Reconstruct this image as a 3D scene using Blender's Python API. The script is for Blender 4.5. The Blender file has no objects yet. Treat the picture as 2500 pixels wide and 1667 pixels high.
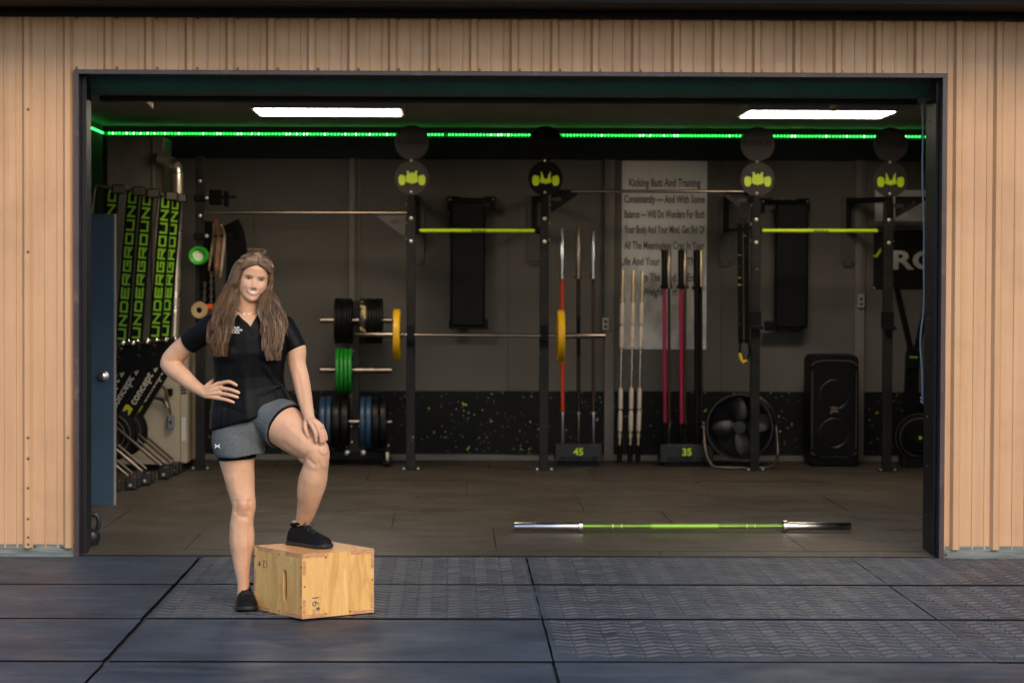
import bpy, bmesh, math, random
import numpy as np
from mathutils import Vector, Matrix
R = math.radians
random.seed(7); rng = np.random.default_rng(7)
sc = bpy.context.scene
COL = sc.collection
# ------------------------------------------------------------------ camera
IMG_W, IMG_H, FPX = 2500.0, 1667.0, 5750.0
CAM = Vector((0.0, -13.53, 1.58))
YAW, PITCH, ROLL = R(0.70), R(1.425), R(0.20)
SHIFT_X = 70.0 / IMG_W
CAM_R = (Matrix.Rotation(-YAW, 3, 'Z') @ Matrix.Rotation(R(90) - PITCH, 3, 'X') @ Matrix.Rotation(ROLL, 3, 'Z'))
cd = bpy.data.cameras.new('camera')
cam = bpy.data.objects.new('camera', cd); COL.objects.link(cam)
cd.sensor_width = 36.0; cd.lens = FPX / IMG_W * 36.0; cd.shift_x = SHIFT_X
cd.clip_start = 0.1; cd.clip_end = 2000
cam.location = CAM; cam.rotation_euler = CAM_R.to_euler()
cd.dof.use_dof = True; cd.dof.focus_distance = 11.2; cd.dof.aperture_fstop = 4.0
sc.camera = cam
# ------------------------------------------------------------------ world, sun, exposure
SUN_EL, SUN_AZ = 35.0, 158.0        # the light comes from behind the camera, from its right
w = bpy.data.worlds.new('World'); sc.world = w; w.use_nodes = True
wn = w.node_tree; bg = wn.nodes['Background']
sky = wn.nodes.new('ShaderNodeTexSky'); sky.sky_type = 'NISHITA'; sky.sun_disc = False
sky.sun_elevation = R(SUN_EL); sky.sun_rotation = R(SUN_AZ); sky.air_density = 1.0; sky.dust_density = 1.0; sky.ozone_density = 2.0
wn.links.new(sky.outputs[0], bg.inputs[0]); bg.inputs[1].default_value = 0.15
sl = bpy.data.lights.new('sun', 'SUN'); sl.energy = 1.25; sl.angle = R(26); sl.color = (1.0, 0.79, 0.56)
sun = bpy.data.objects.new('sun', sl); COL.objects.link(sun)
sdir = Vector((math.sin(R(SUN_AZ)) * math.cos(R(SUN_EL)), math.cos(R(SUN_AZ)) * math.cos(R(SUN_EL)), math.sin(R(SUN_EL))))
sun.rotation_euler = sdir.to_track_quat('Z', 'Y').to_euler()
vs = sc.view_settings
sc.display_settings.display_device = 'sRGB'
vs.view_transform = 'Standard'; vs.look = 'None'; vs.exposure = 0.60; vs.gamma = 1.0; vs.use_curve_mapping = False
sc.render.engine = 'CYCLES'
sc.cycles.use_denoising = True; sc.cycles.use_adaptive_sampling = True; sc.cycles.adaptive_threshold = 0.02; sc.cycles.max_bounces = 6; sc.cycles.diffuse_bounces = 4; sc.cycles.glossy_bounces = 3
sc.cycles.sample_clamp_indirect = 6.0; sc.cycles.caustics_reflective = False; sc.cycles.caustics_refractive = False

# ------------------------------------------------------------------ helpers
def at(px, py, Y):
    """photograph pixel -> world point on the plane at depth Y"""
    x = (px / IMG_W - 0.5 + SHIFT_X) * IMG_W / FPX
    y = -(py - IMG_H / 2) / FPX
    d = CAM_R @ Vector((x, y, -1.0))
    t = (Y - CAM.y) / d.y
    return CAM + d * t
def PX(px, Y, py=900): return at(px, py, Y).x
def PZ(py, Y, px=1250): return at(px, py, Y).z

MATS = {}
def mat(name, col, rough=0.5, metal=0.0, var=0.0, vscale=6.0, bump=0.0, bscale=60.0, spec=0.5, stretch=(1, 1, 1),
        col2=None, c2scale=3.0, c2lo=0.5, c2hi=0.7, rvar=0.0, emis=None, estr=0.0, sss=0.0):
    if name in MATS: return MATS[name]
    m = bpy.data.materials.new(name); m.use_nodes = True; MATS[name] = m
    nt = m.node_tree; b = nt.nodes['Principled BSDF']
    b.inputs['Roughness'].default_value = rough; b.inputs['Metallic'].default_value = metal
    b.inputs['Specular IOR Level'].default_value = spec
    c = (*col, 1)
    b.inputs['Base Color'].default_value = c
    if emis: b.inputs['Emission Color'].default_value = (*emis, 1); b.inputs['Emission Strength'].default_value = estr
    if sss:
        b.inputs['Subsurface Weight'].default_value = sss; b.inputs['Subsurface Radius'].default_value = (0.012, 0.005, 0.003); b.inputs['Subsurface Scale'].default_value = 1.0
    if var or bump or col2 or rvar:
        tc = nt.nodes.new('ShaderNodeTexCoord'); mp = nt.nodes.new('ShaderNodeMapping'); mp.inputs['Scale'].default_value = stretch
        nt.links.new(tc.outputs['Object'], mp.inputs[0])
        def noise(s, det=5.0):
            n = nt.nodes.new('ShaderNodeTexNoise'); n.inputs['Scale'].default_value = s; n.inputs['Detail'].default_value = det
            nt.links.new(mp.outputs[0], n.inputs['Vector']); return n.outputs['Fac']
        src = None
        if var:
            mr = nt.nodes.new('ShaderNodeMapRange'); mr.inputs[1].default_value = 0.3; mr.inputs[2].default_value = 0.7
            mr.inputs[3].default_value = 1 - var; mr.inputs[4].default_value = 1 + var
            nt.links.new(noise(vscale), mr.inputs[0])
            mx = nt.nodes.new('ShaderNodeMix'); mx.data_type = 'RGBA'; mx.blend_type = 'MULTIPLY'; mx.inputs[0].default_value = 1
            mx.inputs[6].default_value = c; nt.links.new(mr.outputs[0], mx.inputs[7]); src = mx.outputs[2]
        if col2:
            rp = nt.nodes.new('ShaderNodeMapRange'); rp.inputs[1].default_value = c2lo; rp.inputs[2].default_value = c2hi
            nt.links.new(noise(c2scale, 8.0), rp.inputs[0])
            mx = nt.nodes.new('ShaderNodeMix'); mx.data_type = 'RGBA'
            nt.links.new(rp.outputs[0], mx.inputs[0])
            if src: nt.links.new(src, mx.inputs[6])
            else: mx.inputs[6].default_value = c
            mx.inputs[7].default_value = (*col2, 1); src = mx.outputs[2]
        if src: nt.links.new(src, b.inputs['Base Color'])
        if rvar:
            rr = nt.nodes.new('ShaderNodeMapRange'); rr.inputs[1].default_value = 0.3; rr.inputs[2].default_value = 0.7
            rr.inputs[3].default_value = max(0.02, rough - rvar); rr.inputs[4].default_value = min(1, rough + rvar)
            nt.links.new(noise(vscale * 1.7), rr.inputs[0]); nt.links.new(rr.outputs[0], b.inputs['Roughness'])
        if bump:
            bn = nt.nodes.new('ShaderNodeBump'); bn.inputs['Strength'].default_value = bump; bn.inputs['Distance'].default_value = 0.01
            nt.links.new(noise(bscale), bn.inputs['Height']); nt.links.new(bn.outputs[0], b.inputs['Normal'])
    return m

def wloc(o):
    v = Vector((0, 0, 0))
    while o is not None: v += o.location; o = o.parent
    return v

class MB:
    """collects simple shapes; build() links them as ONE mesh object"""
    def __init__(s): s.v = []; s.f = []; s.mi = []; s.cur = 0
    def add(s, vs, fs):
        n = len(s.v); s.v += [tuple(x) for x in vs]
        for f in fs: s.f.append(tuple(i + n for i in f)); s.mi.append(s.cur)
        return s
    def box(s, x0, x1, y0, y1, z0, z1):
        v = [(x0, y0, z0), (x1, y0, z0), (x1, y1, z0), (x0, y1, z0), (x0, y0, z1), (x1, y0, z1), (x1, y1, z1), (x0, y1, z1)]
        return s.add(v, [(0, 3, 2, 1), (4, 5, 6, 7), (0, 1, 5, 4), (1, 2, 6, 5), (2, 3, 7, 6), (3, 0, 4, 7)])
    def bar(s, a, b, w, h, up=(0, 0, 1)):
        """rectangular bar from a to b"""
        a = Vector(a); b = Vector(b); d = (b - a).normalized(); u = Vector(up)
        if abs(d.dot(u)) > 0.98: u = Vector((0, 1, 0))
        sx = d.cross(u).normalized() * (w / 2); sy = sx.cross(d).normalized() * (h / 2)
        v = [a - sx - sy, a + sx - sy, a + sx + sy, a - sx + sy, b - sx - sy, b + sx - sy, b + sx + sy, b - sx + sy]
        return s.add(v, [(0, 1, 2, 3), (7, 6, 5, 4), (0, 4, 5, 1), (1, 5, 6, 2), (2, 6, 7, 3), (3, 7, 4, 0)])
    def tube(s, pts, r, n=10, caps=True, closed=False):
        pts = [Vector(p) for p in pts]; m = len(pts)
        rs = r if hasattr(r, '__len__') else [r] * m
        prev = None; rings = []
        for i, p in enumerate(pts):
            if closed: t = pts[(i + 1) % m] - pts[i - 1]
            else: t = pts[min(i + 1, m - 1)] - pts[max(i - 1, 0)]
            t = t.normalized() if t.length > 1e-9 else Vector((0, 0, 1))
            if prev is None:
                u = Vector((0, 0, 1)) if abs(t.z) < 0.9 else Vector((1, 0, 0))
                u = (u - t * u.dot(t)).normalized()
            else:
                u = (prev - t * prev.dot(t)); u = u.normalized() if u.length > 1e-6 else prev
            prev = u; w_ = t.cross(u)
            rings.append([p + (u * math.cos(2 * math.pi * k / n) + w_ * math.sin(2 * math.pi * k / n)) * rs[i] for k in range(n)])
        vs = [q for ring in rings for q in ring]; fs = []
        for i in range(m if closed else m - 1):
            a0 = i * n; b0 = ((i + 1) % m) * n
            for k in range(n):
                k2 = (k + 1) % n
                fs.append((a0 + k, a0 + k2, b0 + k2, b0 + k))
        if caps and not closed:
            fs.append(tuple(reversed(range(n)))); fs.append(tuple(range((m - 1) * n, m * n)))
        return s.add(vs, fs)
    def cyl(s, a, b, r, n=24, r2=None): return s.tube([a, b], [r, r if r2 is None else r2], n)
    def lathe(s, prof, axis='z', c=(0, 0, 0), n=32):
        """prof: (radius, height) pairs about an axis"""
        vs = []; fs = []; c = Vector(c)
        for r_, h in prof:
            for k in range(n):
                a = 2 * math.pi * k / n; u, v_ = r_ * math.cos(a), r_ * math.sin(a)
                p = {'z': (u, v_, h), 'y': (u, h, v_), 'x': (h, u, v_)}[axis]
                vs.append(c + Vector(p))
        for i in range(len(prof) - 1):
            for k in range(n):
                k2 = (k + 1) % n
                fs.append((i * n + k, i * n + k2, (i + 1) * n + k2, (i + 1) * n + k))
        ring = tuple(prof[0]) == tuple(prof[-1])
        if prof[0][0] > 1e-5 and not ring: fs.append(tuple(reversed(range(n))))
        if prof[-1][0] > 1e-5 and not ring: fs.append(tuple(range((len(prof) - 1) * n, len(prof) * n)))
        return s.add(vs, fs)
    def prism(s, poly, y0, y1):
        """outline in x,z extruded from y0 to y1"""
        n = len(poly)
        vs = [(p[0], y0, p[1]) for p in poly] + [(p[0], y1, p[1]) for p in poly]
        fs = [tuple(range(n)), tuple(reversed(range(n, 2 * n)))] + [(i, i + n, (i + 1) % n + n, (i + 1) % n) for i in range(n)]
        return s.add(vs, fs)
    def ball(s, c, r, n=12, m=8, sc_=(1, 1, 1)):
        c = Vector(c)
        return s.lathe([(max(1e-6, r * math.sin(math.pi * i / m)) , -r * math.cos(math.pi * i / m)) for i in range(m + 1)], 'z', (0, 0, 0), n)._post(c, sc_, (m + 1) * n)
    def _post(s, c, sc_, k):
        for i in range(len(s.v) - k, len(s.v)):
            v = s.v[i]; s.v[i] = (c.x + v[0] * sc_[0], c.y + v[1] * sc_[1], c.z + v[2] * sc_[2])
        return s
    def xform(s, M, start=0):
        for i in range(start, len(s.v)): s.v[i] = tuple(M @ Vector(s.v[i]))
        return s
    def build(s, name, material, parent=None, world=True, smooth=False, bevel=0.0, bseg=2, kind=None, loc=None):
        me = bpy.data.meshes.new(name)
        off = wloc(parent) if (parent is not None and world) else Vector((0, 0, 0))
        if loc is not None: off = off + Vector(loc)
        me.from_pydata([(v[0] - off.x, v[1] - off.y, v[2] - off.z) for v in s.v], [], s.f)
        ms = material if isinstance(material, (list, tuple)) else [material]
        for m in ms: me.materials.append(m)
        if len(ms) > 1:
            for p, k in zip(me.polygons, s.mi): p.material_index = k
        bm = bmesh.new(); bm.from_mesh(me); bmesh.ops.recalc_face_normals(bm, faces=bm.faces); bm.to_mesh(me); bm.free()
        if smooth:
            for p in me.polygons: p.use_smooth = True
            me.set_sharp_from_angle(angle=R(38))
        o = bpy.data.objects.new(name, me); COL.objects.link(o)
        if parent is not None: o.parent = parent
        if loc is not None: o.location = loc
        if bevel:
            bv = o.modifiers.new('bevel', 'BEVEL'); bv.width = bevel; bv.segments = bseg; bv.limit_method = 'ANGLE'; bv.angle_limit = R(40)
        if kind: o['kind'] = kind
        return o

def tag(o, label=None, cat=None, group=None, kind=None):
    if label: o['label'] = label
    if cat: o['category'] = cat
    if group: o['group'] = group
    if kind: o['kind'] = kind
    return o
def thing(name, label, cat, loc=(0, 0, 0), group=None, kind=None):
    o = bpy.data.objects.new(name, None); COL.objects.link(o); o.location = loc
    o.empty_display_size = 0.1
    return tag(o, label, cat, group, kind)
def copy_tree(o, parent=None):
    c = o.copy(); COL.objects.link(c); c.parent = parent
    for ch in [k for k in bpy.data.objects if k.parent is o]: copy_tree(ch, c)
    return c
def inst(o, name, parent, loc, rot=None, scale=None):
    """another object with the same mesh data"""
    c = bpy.data.objects.new(name, o.data); COL.objects.link(c); c.parent = parent; c.location = loc
    if rot: c.rotation_euler = rot
    if scale: c.scale = scale
    return c
def text_geo(s, size=0.1, align='CENTER', extr=0.0, sx=1.0, bold=0.0, res=3):
    """outline lettering -> (verts in x,y, faces)"""
    cu = bpy.data.curves.new('lettering', 'FONT'); cu.body = s; cu.size = size; cu.align_x = align; cu.resolution_u = res
    cu.extrude = extr; cu.offset = bold; cu.fill_mode = 'FRONT' if extr == 0 else 'BOTH'
    ob = bpy.data.objects.new('lettering', cu); COL.objects.link(ob)
    dg = bpy.context.evaluated_depsgraph_get(); ev = ob.evaluated_get(dg); me = ev.to_mesh()
    v = [(p.co.x * sx, p.co.y, p.co.z) for p in me.vertices]; f = [tuple(p.vertices) for p in me.polygons]
    ev.to_mesh_clear(); bpy.data.objects.remove(ob); bpy.data.curves.remove(cu)
    return v, f
GLYPH = {'U': [[(0, 6), (0, 0), (4, 0), (4, 6)]], 'N': [[(0, 0), (0, 6)], [(0, 6), (4, 0)], [(4, 0), (4, 6)]],
         'D': [[(0, 0), (0, 6), (3.3, 6), (4, 5.2), (4, .8), (3.3, 0), (0, 0)]], 'E': [[(4, 6), (0, 6), (0, 0), (4, 0)], [(0, 3), (3.6, 3)]],
         'R': [[(0, 0), (0, 6), (4, 6), (4, 2.6), (0.2, 2.6)], [(2, 2.6), (4, 0)]], 'G': [[(4, 6), (0, 6), (0, 0), (4, 0), (4, 3), (2, 3)]],
         'O': [[(0, 0), (0, 6), (4, 6), (4, 0), (0, 0)]]}
def block_text(s, h, wd, gap, sw):
    """squared stroke lettering in x,z; returns list of quads (4 pts)"""
    out = []; x0 = 0
    for ch in s:
        for pl in GLYPH[ch]:
            for (a, b) in zip(pl[:-1], pl[1:]):
                p = Vector((x0 + a[0] / 4 * (wd - sw) + sw / 2, a[1] / 6 * (h - sw) + sw / 2)); q = Vector((x0 + b[0] / 4 * (wd - sw) + sw / 2, b[1] / 6 * (h - sw) + sw / 2))
                d = (q - p).normalized(); n = Vector((-d.y, d.x)) * sw / 2; p = p - d * sw / 2; q = q + d * sw / 2
                out.append([p - n, q - n, q + n, p + n])
        x0 += wd + gap
    return out, x0 - gap

# ------------------------------------------------------------------ materials of the setting
def nodes_mat(name, rough=0.5, metal=0.0, spec=0.5):
    m = bpy.data.materials.new(name); m.use_nodes = True; MATS[name] = m
    nt = m.node_tree; b = nt.nodes['Principled BSDF']
    b.inputs['Roughness'].default_value = rough; b.inputs['Metallic'].default_value = metal; b.inputs['Specular IOR Level'].default_value = spec
    return m, nt, b
def N(nt, typ, **kw):
    n = nt.nodes.new(typ)
    for k, v in kw.items():
        if k.startswith('i_'): n.inputs[int(k[2:])].default_value = v
        else: setattr(n, k, v)
    return n
def coords(nt, scale=(1, 1, 1), kind='Object'):
    tc = N(nt, 'ShaderNodeTexCoord'); mp = N(nt, 'ShaderNodeMapping'); mp.inputs['Scale'].default_value = scale
    nt.links.new(tc.outputs[kind], mp.inputs[0]); return mp.outputs[0]
def noise(nt, vec, scale, detail=5.0, rough=0.5, dist=0.0):
    n = N(nt, 'ShaderNodeTexNoise'); n.inputs['Scale'].default_value = scale; n.inputs['Detail'].default_value = detail
    n.inputs['Roughness'].default_value = rough; n.inputs['Distortion'].default_value = dist
    nt.links.new(vec, n.inputs['Vector']); return n.outputs['Fac']
def remap(nt, fac, a, b, c=0.0, d=1.0):
    n = N(nt, 'ShaderNodeMapRange', i_1=a, i_2=b, i_3=c, i_4=d); nt.links.new(fac, n.inputs[0]); return n.outputs[0]
def mixc(nt, fac, A, B, mode='MIX'):
    n = N(nt, 'ShaderNodeMix', data_type='RGBA', blend_type=mode)
    for k, v in ((0, fac), (6, A), (7, B)):
        if isinstance(v, (int, float)): n.inputs[k].default_value = v
        elif isinstance(v, tuple): n.inputs[k].default_value = (*v, 1) if len(v) == 3 else v
        else: nt.links.new(v, n.inputs[k])
    return n.outputs[2]
def math_n(nt, op, a, b):
    n = N(nt, 'ShaderNodeMath', operation=op)
    for k, v in ((0, a), (1, b)):
        if isinstance(v, (int, float)): n.inputs[k].default_value = v
        else: nt.links.new(v, n.inputs[k])
    return n.outputs[0]
def bump(nt, b, h, strength, dist=0.01):
    n = N(nt, 'ShaderNodeBump'); n.inputs['Strength'].default_value = strength; n.inputs['Distance'].default_value = dist
    nt.links.new(h, n.inputs['Height']); nt.links.new(n.outputs[0], b.inputs['Normal'])

def make_siding():
    m, nt, b = nodes_mat('tan_siding', 0.42, 0.0, 0.45)
    v = coords(nt, (6, 6, 0.25)); v2 = coords(nt, (1, 1, 1))
    c = mixc(nt, remap(nt, noise(nt, v, 3.0, 6), 0.3, 0.7), (0.535, 0.308, 0.160), (0.615, 0.370, 0.204))
    c = mixc(nt, remap(nt, noise(nt, v2, 1.3, 6, 0.6), 0.50, 0.72, 0, 0.7), c, (0.42, 0.235, 0.118))
    c = mixc(nt, remap(nt, noise(nt, coords(nt, (14, 14, 0.5)), 4.0, 8, 0.7), 0.58, 0.78, 0, 0.6), c, (0.34, 0.21, 0.12))
    nt.links.new(c, b.inputs['Base Color'])
    nt.links.new(remap(nt, noise(nt, v2, 8, 6), 0.3, 0.7, 0.34, 0.55), b.inputs['Roughness'])
    bump(nt, b, noise(nt, v2, 2.2, 3), 0.4, 0.02)
    return m
def make_rubber(name, base, dust, amount, scuff, rough):
    m, nt, b = nodes_mat(name, rough, 0.0, 0.25)
    v = coords(nt, (1, 1, 1)); vs_ = coords(nt, (0.55, 3.2, 1))
    c = mixc(nt, remap(nt, noise(nt, v, 1.1, 7, 0.62), 0.35, 0.72, 0, amount), base, dust)
    c = mixc(nt, remap(nt, noise(nt, vs_, 2.6, 9, 0.68), 0.5, 0.78, 0, amount * 0.8), c, tuple(x * 1.35 for x in dust))
    c = mixc(nt, remap(nt, noise(nt, coords(nt, (1.5, 9, 1)), 2.3, 10, 0.75, 1.2), 0.63, 0.78, 0, scuff), c, (0.24, 0.27, 0.30))
    vo = N(nt, 'ShaderNodeTexVoronoi'); vo.inputs['Scale'].default_value = 26.0; nt.links.new(v, vo.inputs['Vector'])
    cr = N(nt, 'ShaderNodeSeparateColor'); nt.links.new(vo.outputs['Color'], cr.inputs[0])
    dot = math_n(nt, 'MULTIPLY', remap(nt, vo.outputs['Distance'], 0.06, 0.13, 1, 0), remap(nt, cr.outputs[0], 0.93, 0.94))
    c = mixc(nt, math_n(nt, 'MULTIPLY', dot, 0.75), c, (0.32, 0.32, 0.31))
    nt.links.new(c, b.inputs['Base Color'])
    nt.links.new(remap(nt, noise(nt, v, 3.1, 7, 0.6), 0.3, 0.7, rough - 0.1, rough + 0.14), b.inputs['Roughness'])
    bump(nt, b, noise(nt, v, 90, 4, 0.7), 0.18, 0.004)
    return m
def make_splatter():
    m, nt, b = nodes_mat('splattered_board', 0.6, 0.0, 0.15)
    v = coords(nt); dv = N(nt, 'ShaderNodeVectorMath', operation='ADD')
    nz = N(nt, 'ShaderNodeTexNoise'); nz.inputs['Scale'].default_value = 14.0; nt.links.new(v, nz.inputs['Vector'])
    sc_ = N(nt, 'ShaderNodeVectorMath', operation='SCALE'); sc_.inputs[3].default_value = 0.09; nt.links.new(nz.outputs['Color'], sc_.inputs[0])
    nt.links.new(v, dv.inputs[0]); nt.links.new(sc_.outputs[0], dv.inputs[1])
    c = mixc(nt, remap(nt, noise(nt, v, 2.0, 6), 0.3, 0.7), (0.007, 0.007, 0.007), (0.014, 0.013, 0.012))
    for scl, thr, col, off, r in ((19.0, 0.50, (0.36, 0.38, 0.36), 1, 0.16), (12.0, 0.66, (0.36, 0.56, 0.02), 2, 0.17), (32.0, 0.55, (0.26, 0.28, 0.27), 0, 0.20)):
        vo = N(nt, 'ShaderNodeTexVoronoi'); vo.inputs['Scale'].default_value = scl; nt.links.new(dv.outputs[0], vo.inputs['Vector'])
        s2 = N(nt, 'ShaderNodeSeparateColor'); nt.links.new(vo.outputs['Color'], s2.inputs[0])
        size = remap(nt, s2.outputs[(off + 1) % 3], 0, 1, 0.05, r)
        d = remap(nt, math_n(nt, 'SUBTRACT', vo.outputs['Distance'], size), 0.0, 0.03, 1, 0)
        k = math_n(nt, 'MULTIPLY', d, remap(nt, s2.outputs[off], thr, thr + 0.01))
        patch = remap(nt, noise(nt, v, 1.1 + 0.5 * off, 3), 0.36, 0.50)
        c = mixc(nt, math_n(nt, 'MULTIPLY', k, patch), c, col)
    nt.links.new(c, b.inputs['Base Color'])
    return m
M_SIDING = make_siding()
M_MAT = make_rubber('rubber_mat_outdoor', (0.018, 0.029, 0.042), (0.066, 0.088, 0.116), 0.9, 1.0, 0.50)
M_FLOOR = make_rubber('rubber_floor_indoor', (0.050, 0.041, 0.033), (0.098, 0.081, 0.063), 0.8, 0.12, 0.42)
M_TREAD = mat('tread_rubber', (0.082, 0.080, 0.080), 0.42, var=0.35, vscale=5)
M_SPLAT = make_splatter()
M_TRIM = mat('brown_trim', (0.052, 0.032, 0.034), 0.36, var=0.2, vscale=5, bump=0.12, bscale=7, col2=(0.11, 0.075, 0.07), c2lo=0.62, c2hi=0.75, c2scale=14)
M_DARK = mat('dark_metal', (0.008, 0.009, 0.013), 0.45, spec=0.3, var=0.2)
M_WALL = mat('grey_wall', (0.132, 0.122, 0.109), 0.7, spec=0.2, var=0.14, vscale=1.6, bump=0.05, bscale=30)
M_WALLD = mat('dark_beam', (0.008, 0.008, 0.0078), 0.6, spec=0.25, var=0.15)
M_CEIL = mat('ceiling_paint', (0.34, 0.325, 0.30), 0.7, var=0.1, vscale=2)
M_SOFFIT = mat('soffit_brown', (0.012, 0.008, 0.006), 0.6, spec=0.2, var=0.15)
M_SILL = mat('weathered_wood', (0.17, 0.19, 0.175), 0.75, var=0.35, vscale=9, stretch=(0.6, 8, 8), bump=0.5, bscale=20)
M_GROUND = mat('asphalt', (0.035, 0.035, 0.037), 0.85, var=0.3, vscale=3, bump=0.5, bscale=120)
M_SCREW = mat('screw_metal', (0.16, 0.12, 0.09), 0.45, 0.5)
M_BASE = mat('baseboard_grey', (0.16, 0.145, 0.125), 0.6, var=0.1)

# ------------------------------------------------------------------ ground and mats
g = MB(); G = 400
g.add([(-G, -G, -0.022), (G, -G, -0.022), (G, G, -0.022), (-G, G, -0.022)], [(0, 1, 2, 3)])
ground = tag(g.build('ground', M_GROUND), kind='structure')
XL, XR, ZT = PX(183, 0), PX(2305, 0), PZ(176, 0)          # opening: outer edges of its trim
YB = 7.35                                                  # back wall
XWL, XWR, ZC = -3.10, 5.05, 2.95
M_EDGEB = mat('cut_rubber_edge', (0.004, 0.0045, 0.005), 0.7, spec=0.1)
def mat_obj(name, x0, x1, y0, y1, z, parent, m, jit=0.004):
    j = lambda: random.uniform(-jit, jit)
    n = 8; b_ = MB()
    top = []; 
    for i in range(n + 1): top.append((x0 + (x1 - x0) * i / n + (j() if i in (0, n) else 0), y0 + j() * 0.6))
    for i in range(1, n): top.append((x1 + j() * 0.6, y0 + (y1 - y0) * i / n))
    for i in range(n + 1): top.append((x1 - (x1 - x0) * i / n, y1 + j() * 0.6))
    for i in range(1, n): top.append((x0 + j() * 0.6, y1 - (y1 - y0) * i / n))
    k = len(top); dz = random.uniform(-0.0015, 0.0015)
    b_.add([(p[0], p[1], z + dz) for p in top], [tuple(range(k))])
    b_.cur = 1; b_.v += [(p[0], p[1], z - 0.019) for p in top]
    for i in range(k): b_.f.append((i, (i + 1) % k, (i + 1) % k + k, i + k)); b_.mi.append(1)
    return b_.build(name, [m, M_EDGEB], parent)
xs = [-5.19, -3.32, PX(491, 0, 1364), PX(1284, 0, 1364), PX(2073, 0, 1364), 4.13, 6.0]
ys = [0.0, -1.236, -2.472, -3.70, -4.93]
TREAD = {(2, 0), (2, 1), (3, 0), (3, 1), (3, 2), (4, 0), (4, 1), (4, 2)}
gapl = {2: 0.020, 3: 0.009, 4: 0.006}
for c in range(len(xs) - 1):
    for r_ in range(len(ys) - 1):
        dx = random.uniform(-0.006, 0.006) * (r_ > 0); gl = gapl.get(c, 0.004)
        if c == 2 and r_ in (1, 3): gl *= 0.6
        o = mat_obj('rubber_mat', xs[c] + gl / 2 + dx, xs[c + 1] - gapl.get(c + 1, 0.004) / 2 + dx, ys[r_ + 1] + 0.011, ys[r_] - 0.011 - (0.02 if r_ == 0 else 0), (1 - r_) * .0035, ground, M_MAT)
        if (c, r_) in TREAD:
            t = MB(); ncol = 25; cw = (xs[c + 1] - xs[c] - 0.05) / ncol
            y_a, y_b = ys[r_] - 0.035, ys[r_ + 1] + 0.02
            for ci in range(ncol):
                cx = xs[c] + 0.03 + (ci + 0.5) * cw + dx; sl_ = R(40) if ci % 2 else R(-40)
                ny = int((y_a - y_b) / 0.098)
                for k in range(ny):
                    cy = y_a - (k + 0.6) * 0.098; L = cw * 0.60; wd = 0.0150
                    if cy < y_b + 0.03 or random.random() < 0.03: continue
                    ca, sa = math.cos(sl_), math.sin(sl_)
                    R4 = lambda l, w_: [(cx + u * ca - v_ * sa, cy + u * sa + v_ * ca) for (u, v_) in ((-l, -w_), (l, -w_), (l, w_), (-l, w_))]
                    hz = 0.0060 * random.uniform(0.6, 1.1)
                    t.add([(p[0], p[1], -0.003 + (1 - r_) * .0035) for p in R4(L, wd)] + [(p[0], p[1], hz + (1 - r_) * .0035) for p in R4(L - .005, wd * .45)],
                          [(4, 5, 6, 7), (0, 1, 5, 4), (1, 2, 6, 5), (2, 3, 7, 6), (3, 0, 4, 7)])
            t.build('tread_bars', M_TREAD, o, kind='stuff')

# interior floor: slab with rubber mats laid on it
f = MB(); f.box(XWL, XWR, 0.03, YB, -0.10, -0.010)
floor = tag(f.build('floor', M_DARK), kind='structure')
iy = [0.0, 0.26, 1.48, 2.70, 3.92, 5.14, 6.36, YB]
offs = [-0.63, 0.25, -0.40, 0.90, 0.10, -0.70, 0.3]
for r_ in range(7):
    x = XWL; nx = offs[r_] - 1.83 * 3
    while nx < XWR:
        a, b_ = max(nx, XWL), min(nx + 1.83, XWR)
        if b_ > a + 0.05: mat_obj('rubber_mat', a + 0.002, b_ - 0.002, iy[r_] + 0.002, iy[r_ + 1] - 0.002, 0.010, floor, M_FLOOR, 0.002)
        nx += 1.83
th = MB(); th.box(XL + 0.03, XR - 0.03, -0.018, -0.002, -0.02, 0.006)
th.build('threshold_strip', mat('threshold', (0.012, 0.014, 0.02), 0.5), floor)

# ------------------------------------------------------------------ interior shell
cl = MB(); cl.box(XWL - 0.2, XWR + 0.2, 0.16, YB + 0.2, ZC, ZC + 0.15)
ceiling = tag(cl.build('ceiling', M_CEIL), kind='structure')
wb = MB(); wb.box(XWL - 0.2, XWR + 0.2, YB, YB + 0.15, -0.1, ZC - 0.002)
wall_back = tag(wb.build('wall_back', M_WALL), kind='structure')
for nm, x0, x1 in (('wall_left', XWL - 0.15, XWL), ('wall_right', XWR, XWR + 0.15)):
    q = MB(); q.box(x0, x1, 0.17, YB - 0.002, -0.1, ZC - 0.002)
    tag(q.build(nm, M_WALL), kind='structure')
# wall panels with open joints, darker beam, posts, splatter boards, baseboard
zbeam, zsp0, zsp1 = PZ(388, YB - 0.04), PZ(1108, YB - 0.03), PZ(955, YB - 0.03)
joints = [XWL, PX(620, YB), PX(862, YB), PX(1240, YB), PX(1488, YB), PX(1760, YB), PX(2098, YB), PX(2330, YB), XWR]
zj = [zsp1 + 0.002, zsp1 + 0.62, PZ(560, YB), zbeam - 0.004]
for i in range(len(joints) - 1):
    for k in range(3):
        p = MB(); p.box(joints[i] + 0.002, joints[i + 1] - 0.002, YB - 0.014 - 0.001 * ((i + k) % 2), YB + 0.01, zj[k] + 0.001, zj[k + 1] - 0.001)
        p.build('wall_panel', M_WALL, wall_back)
    p = MB(); p.box(joints[i] + 0.001, joints[i + 1] - 0.001, YB - 0.028 - 0.002 * (i % 2), YB + 0.005, zsp0 + random.uniform(-.004, .004), zsp1 + random.uniform(-.006, .004))
    p.build('splatter_board', M_SPLAT, wall_back)
p = MB(); p.box(XWL, XWR, YB - 0.09, YB, zbeam, ZC - 0.07); p.build('header_beam', M_WALLD, wall_back)
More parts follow.
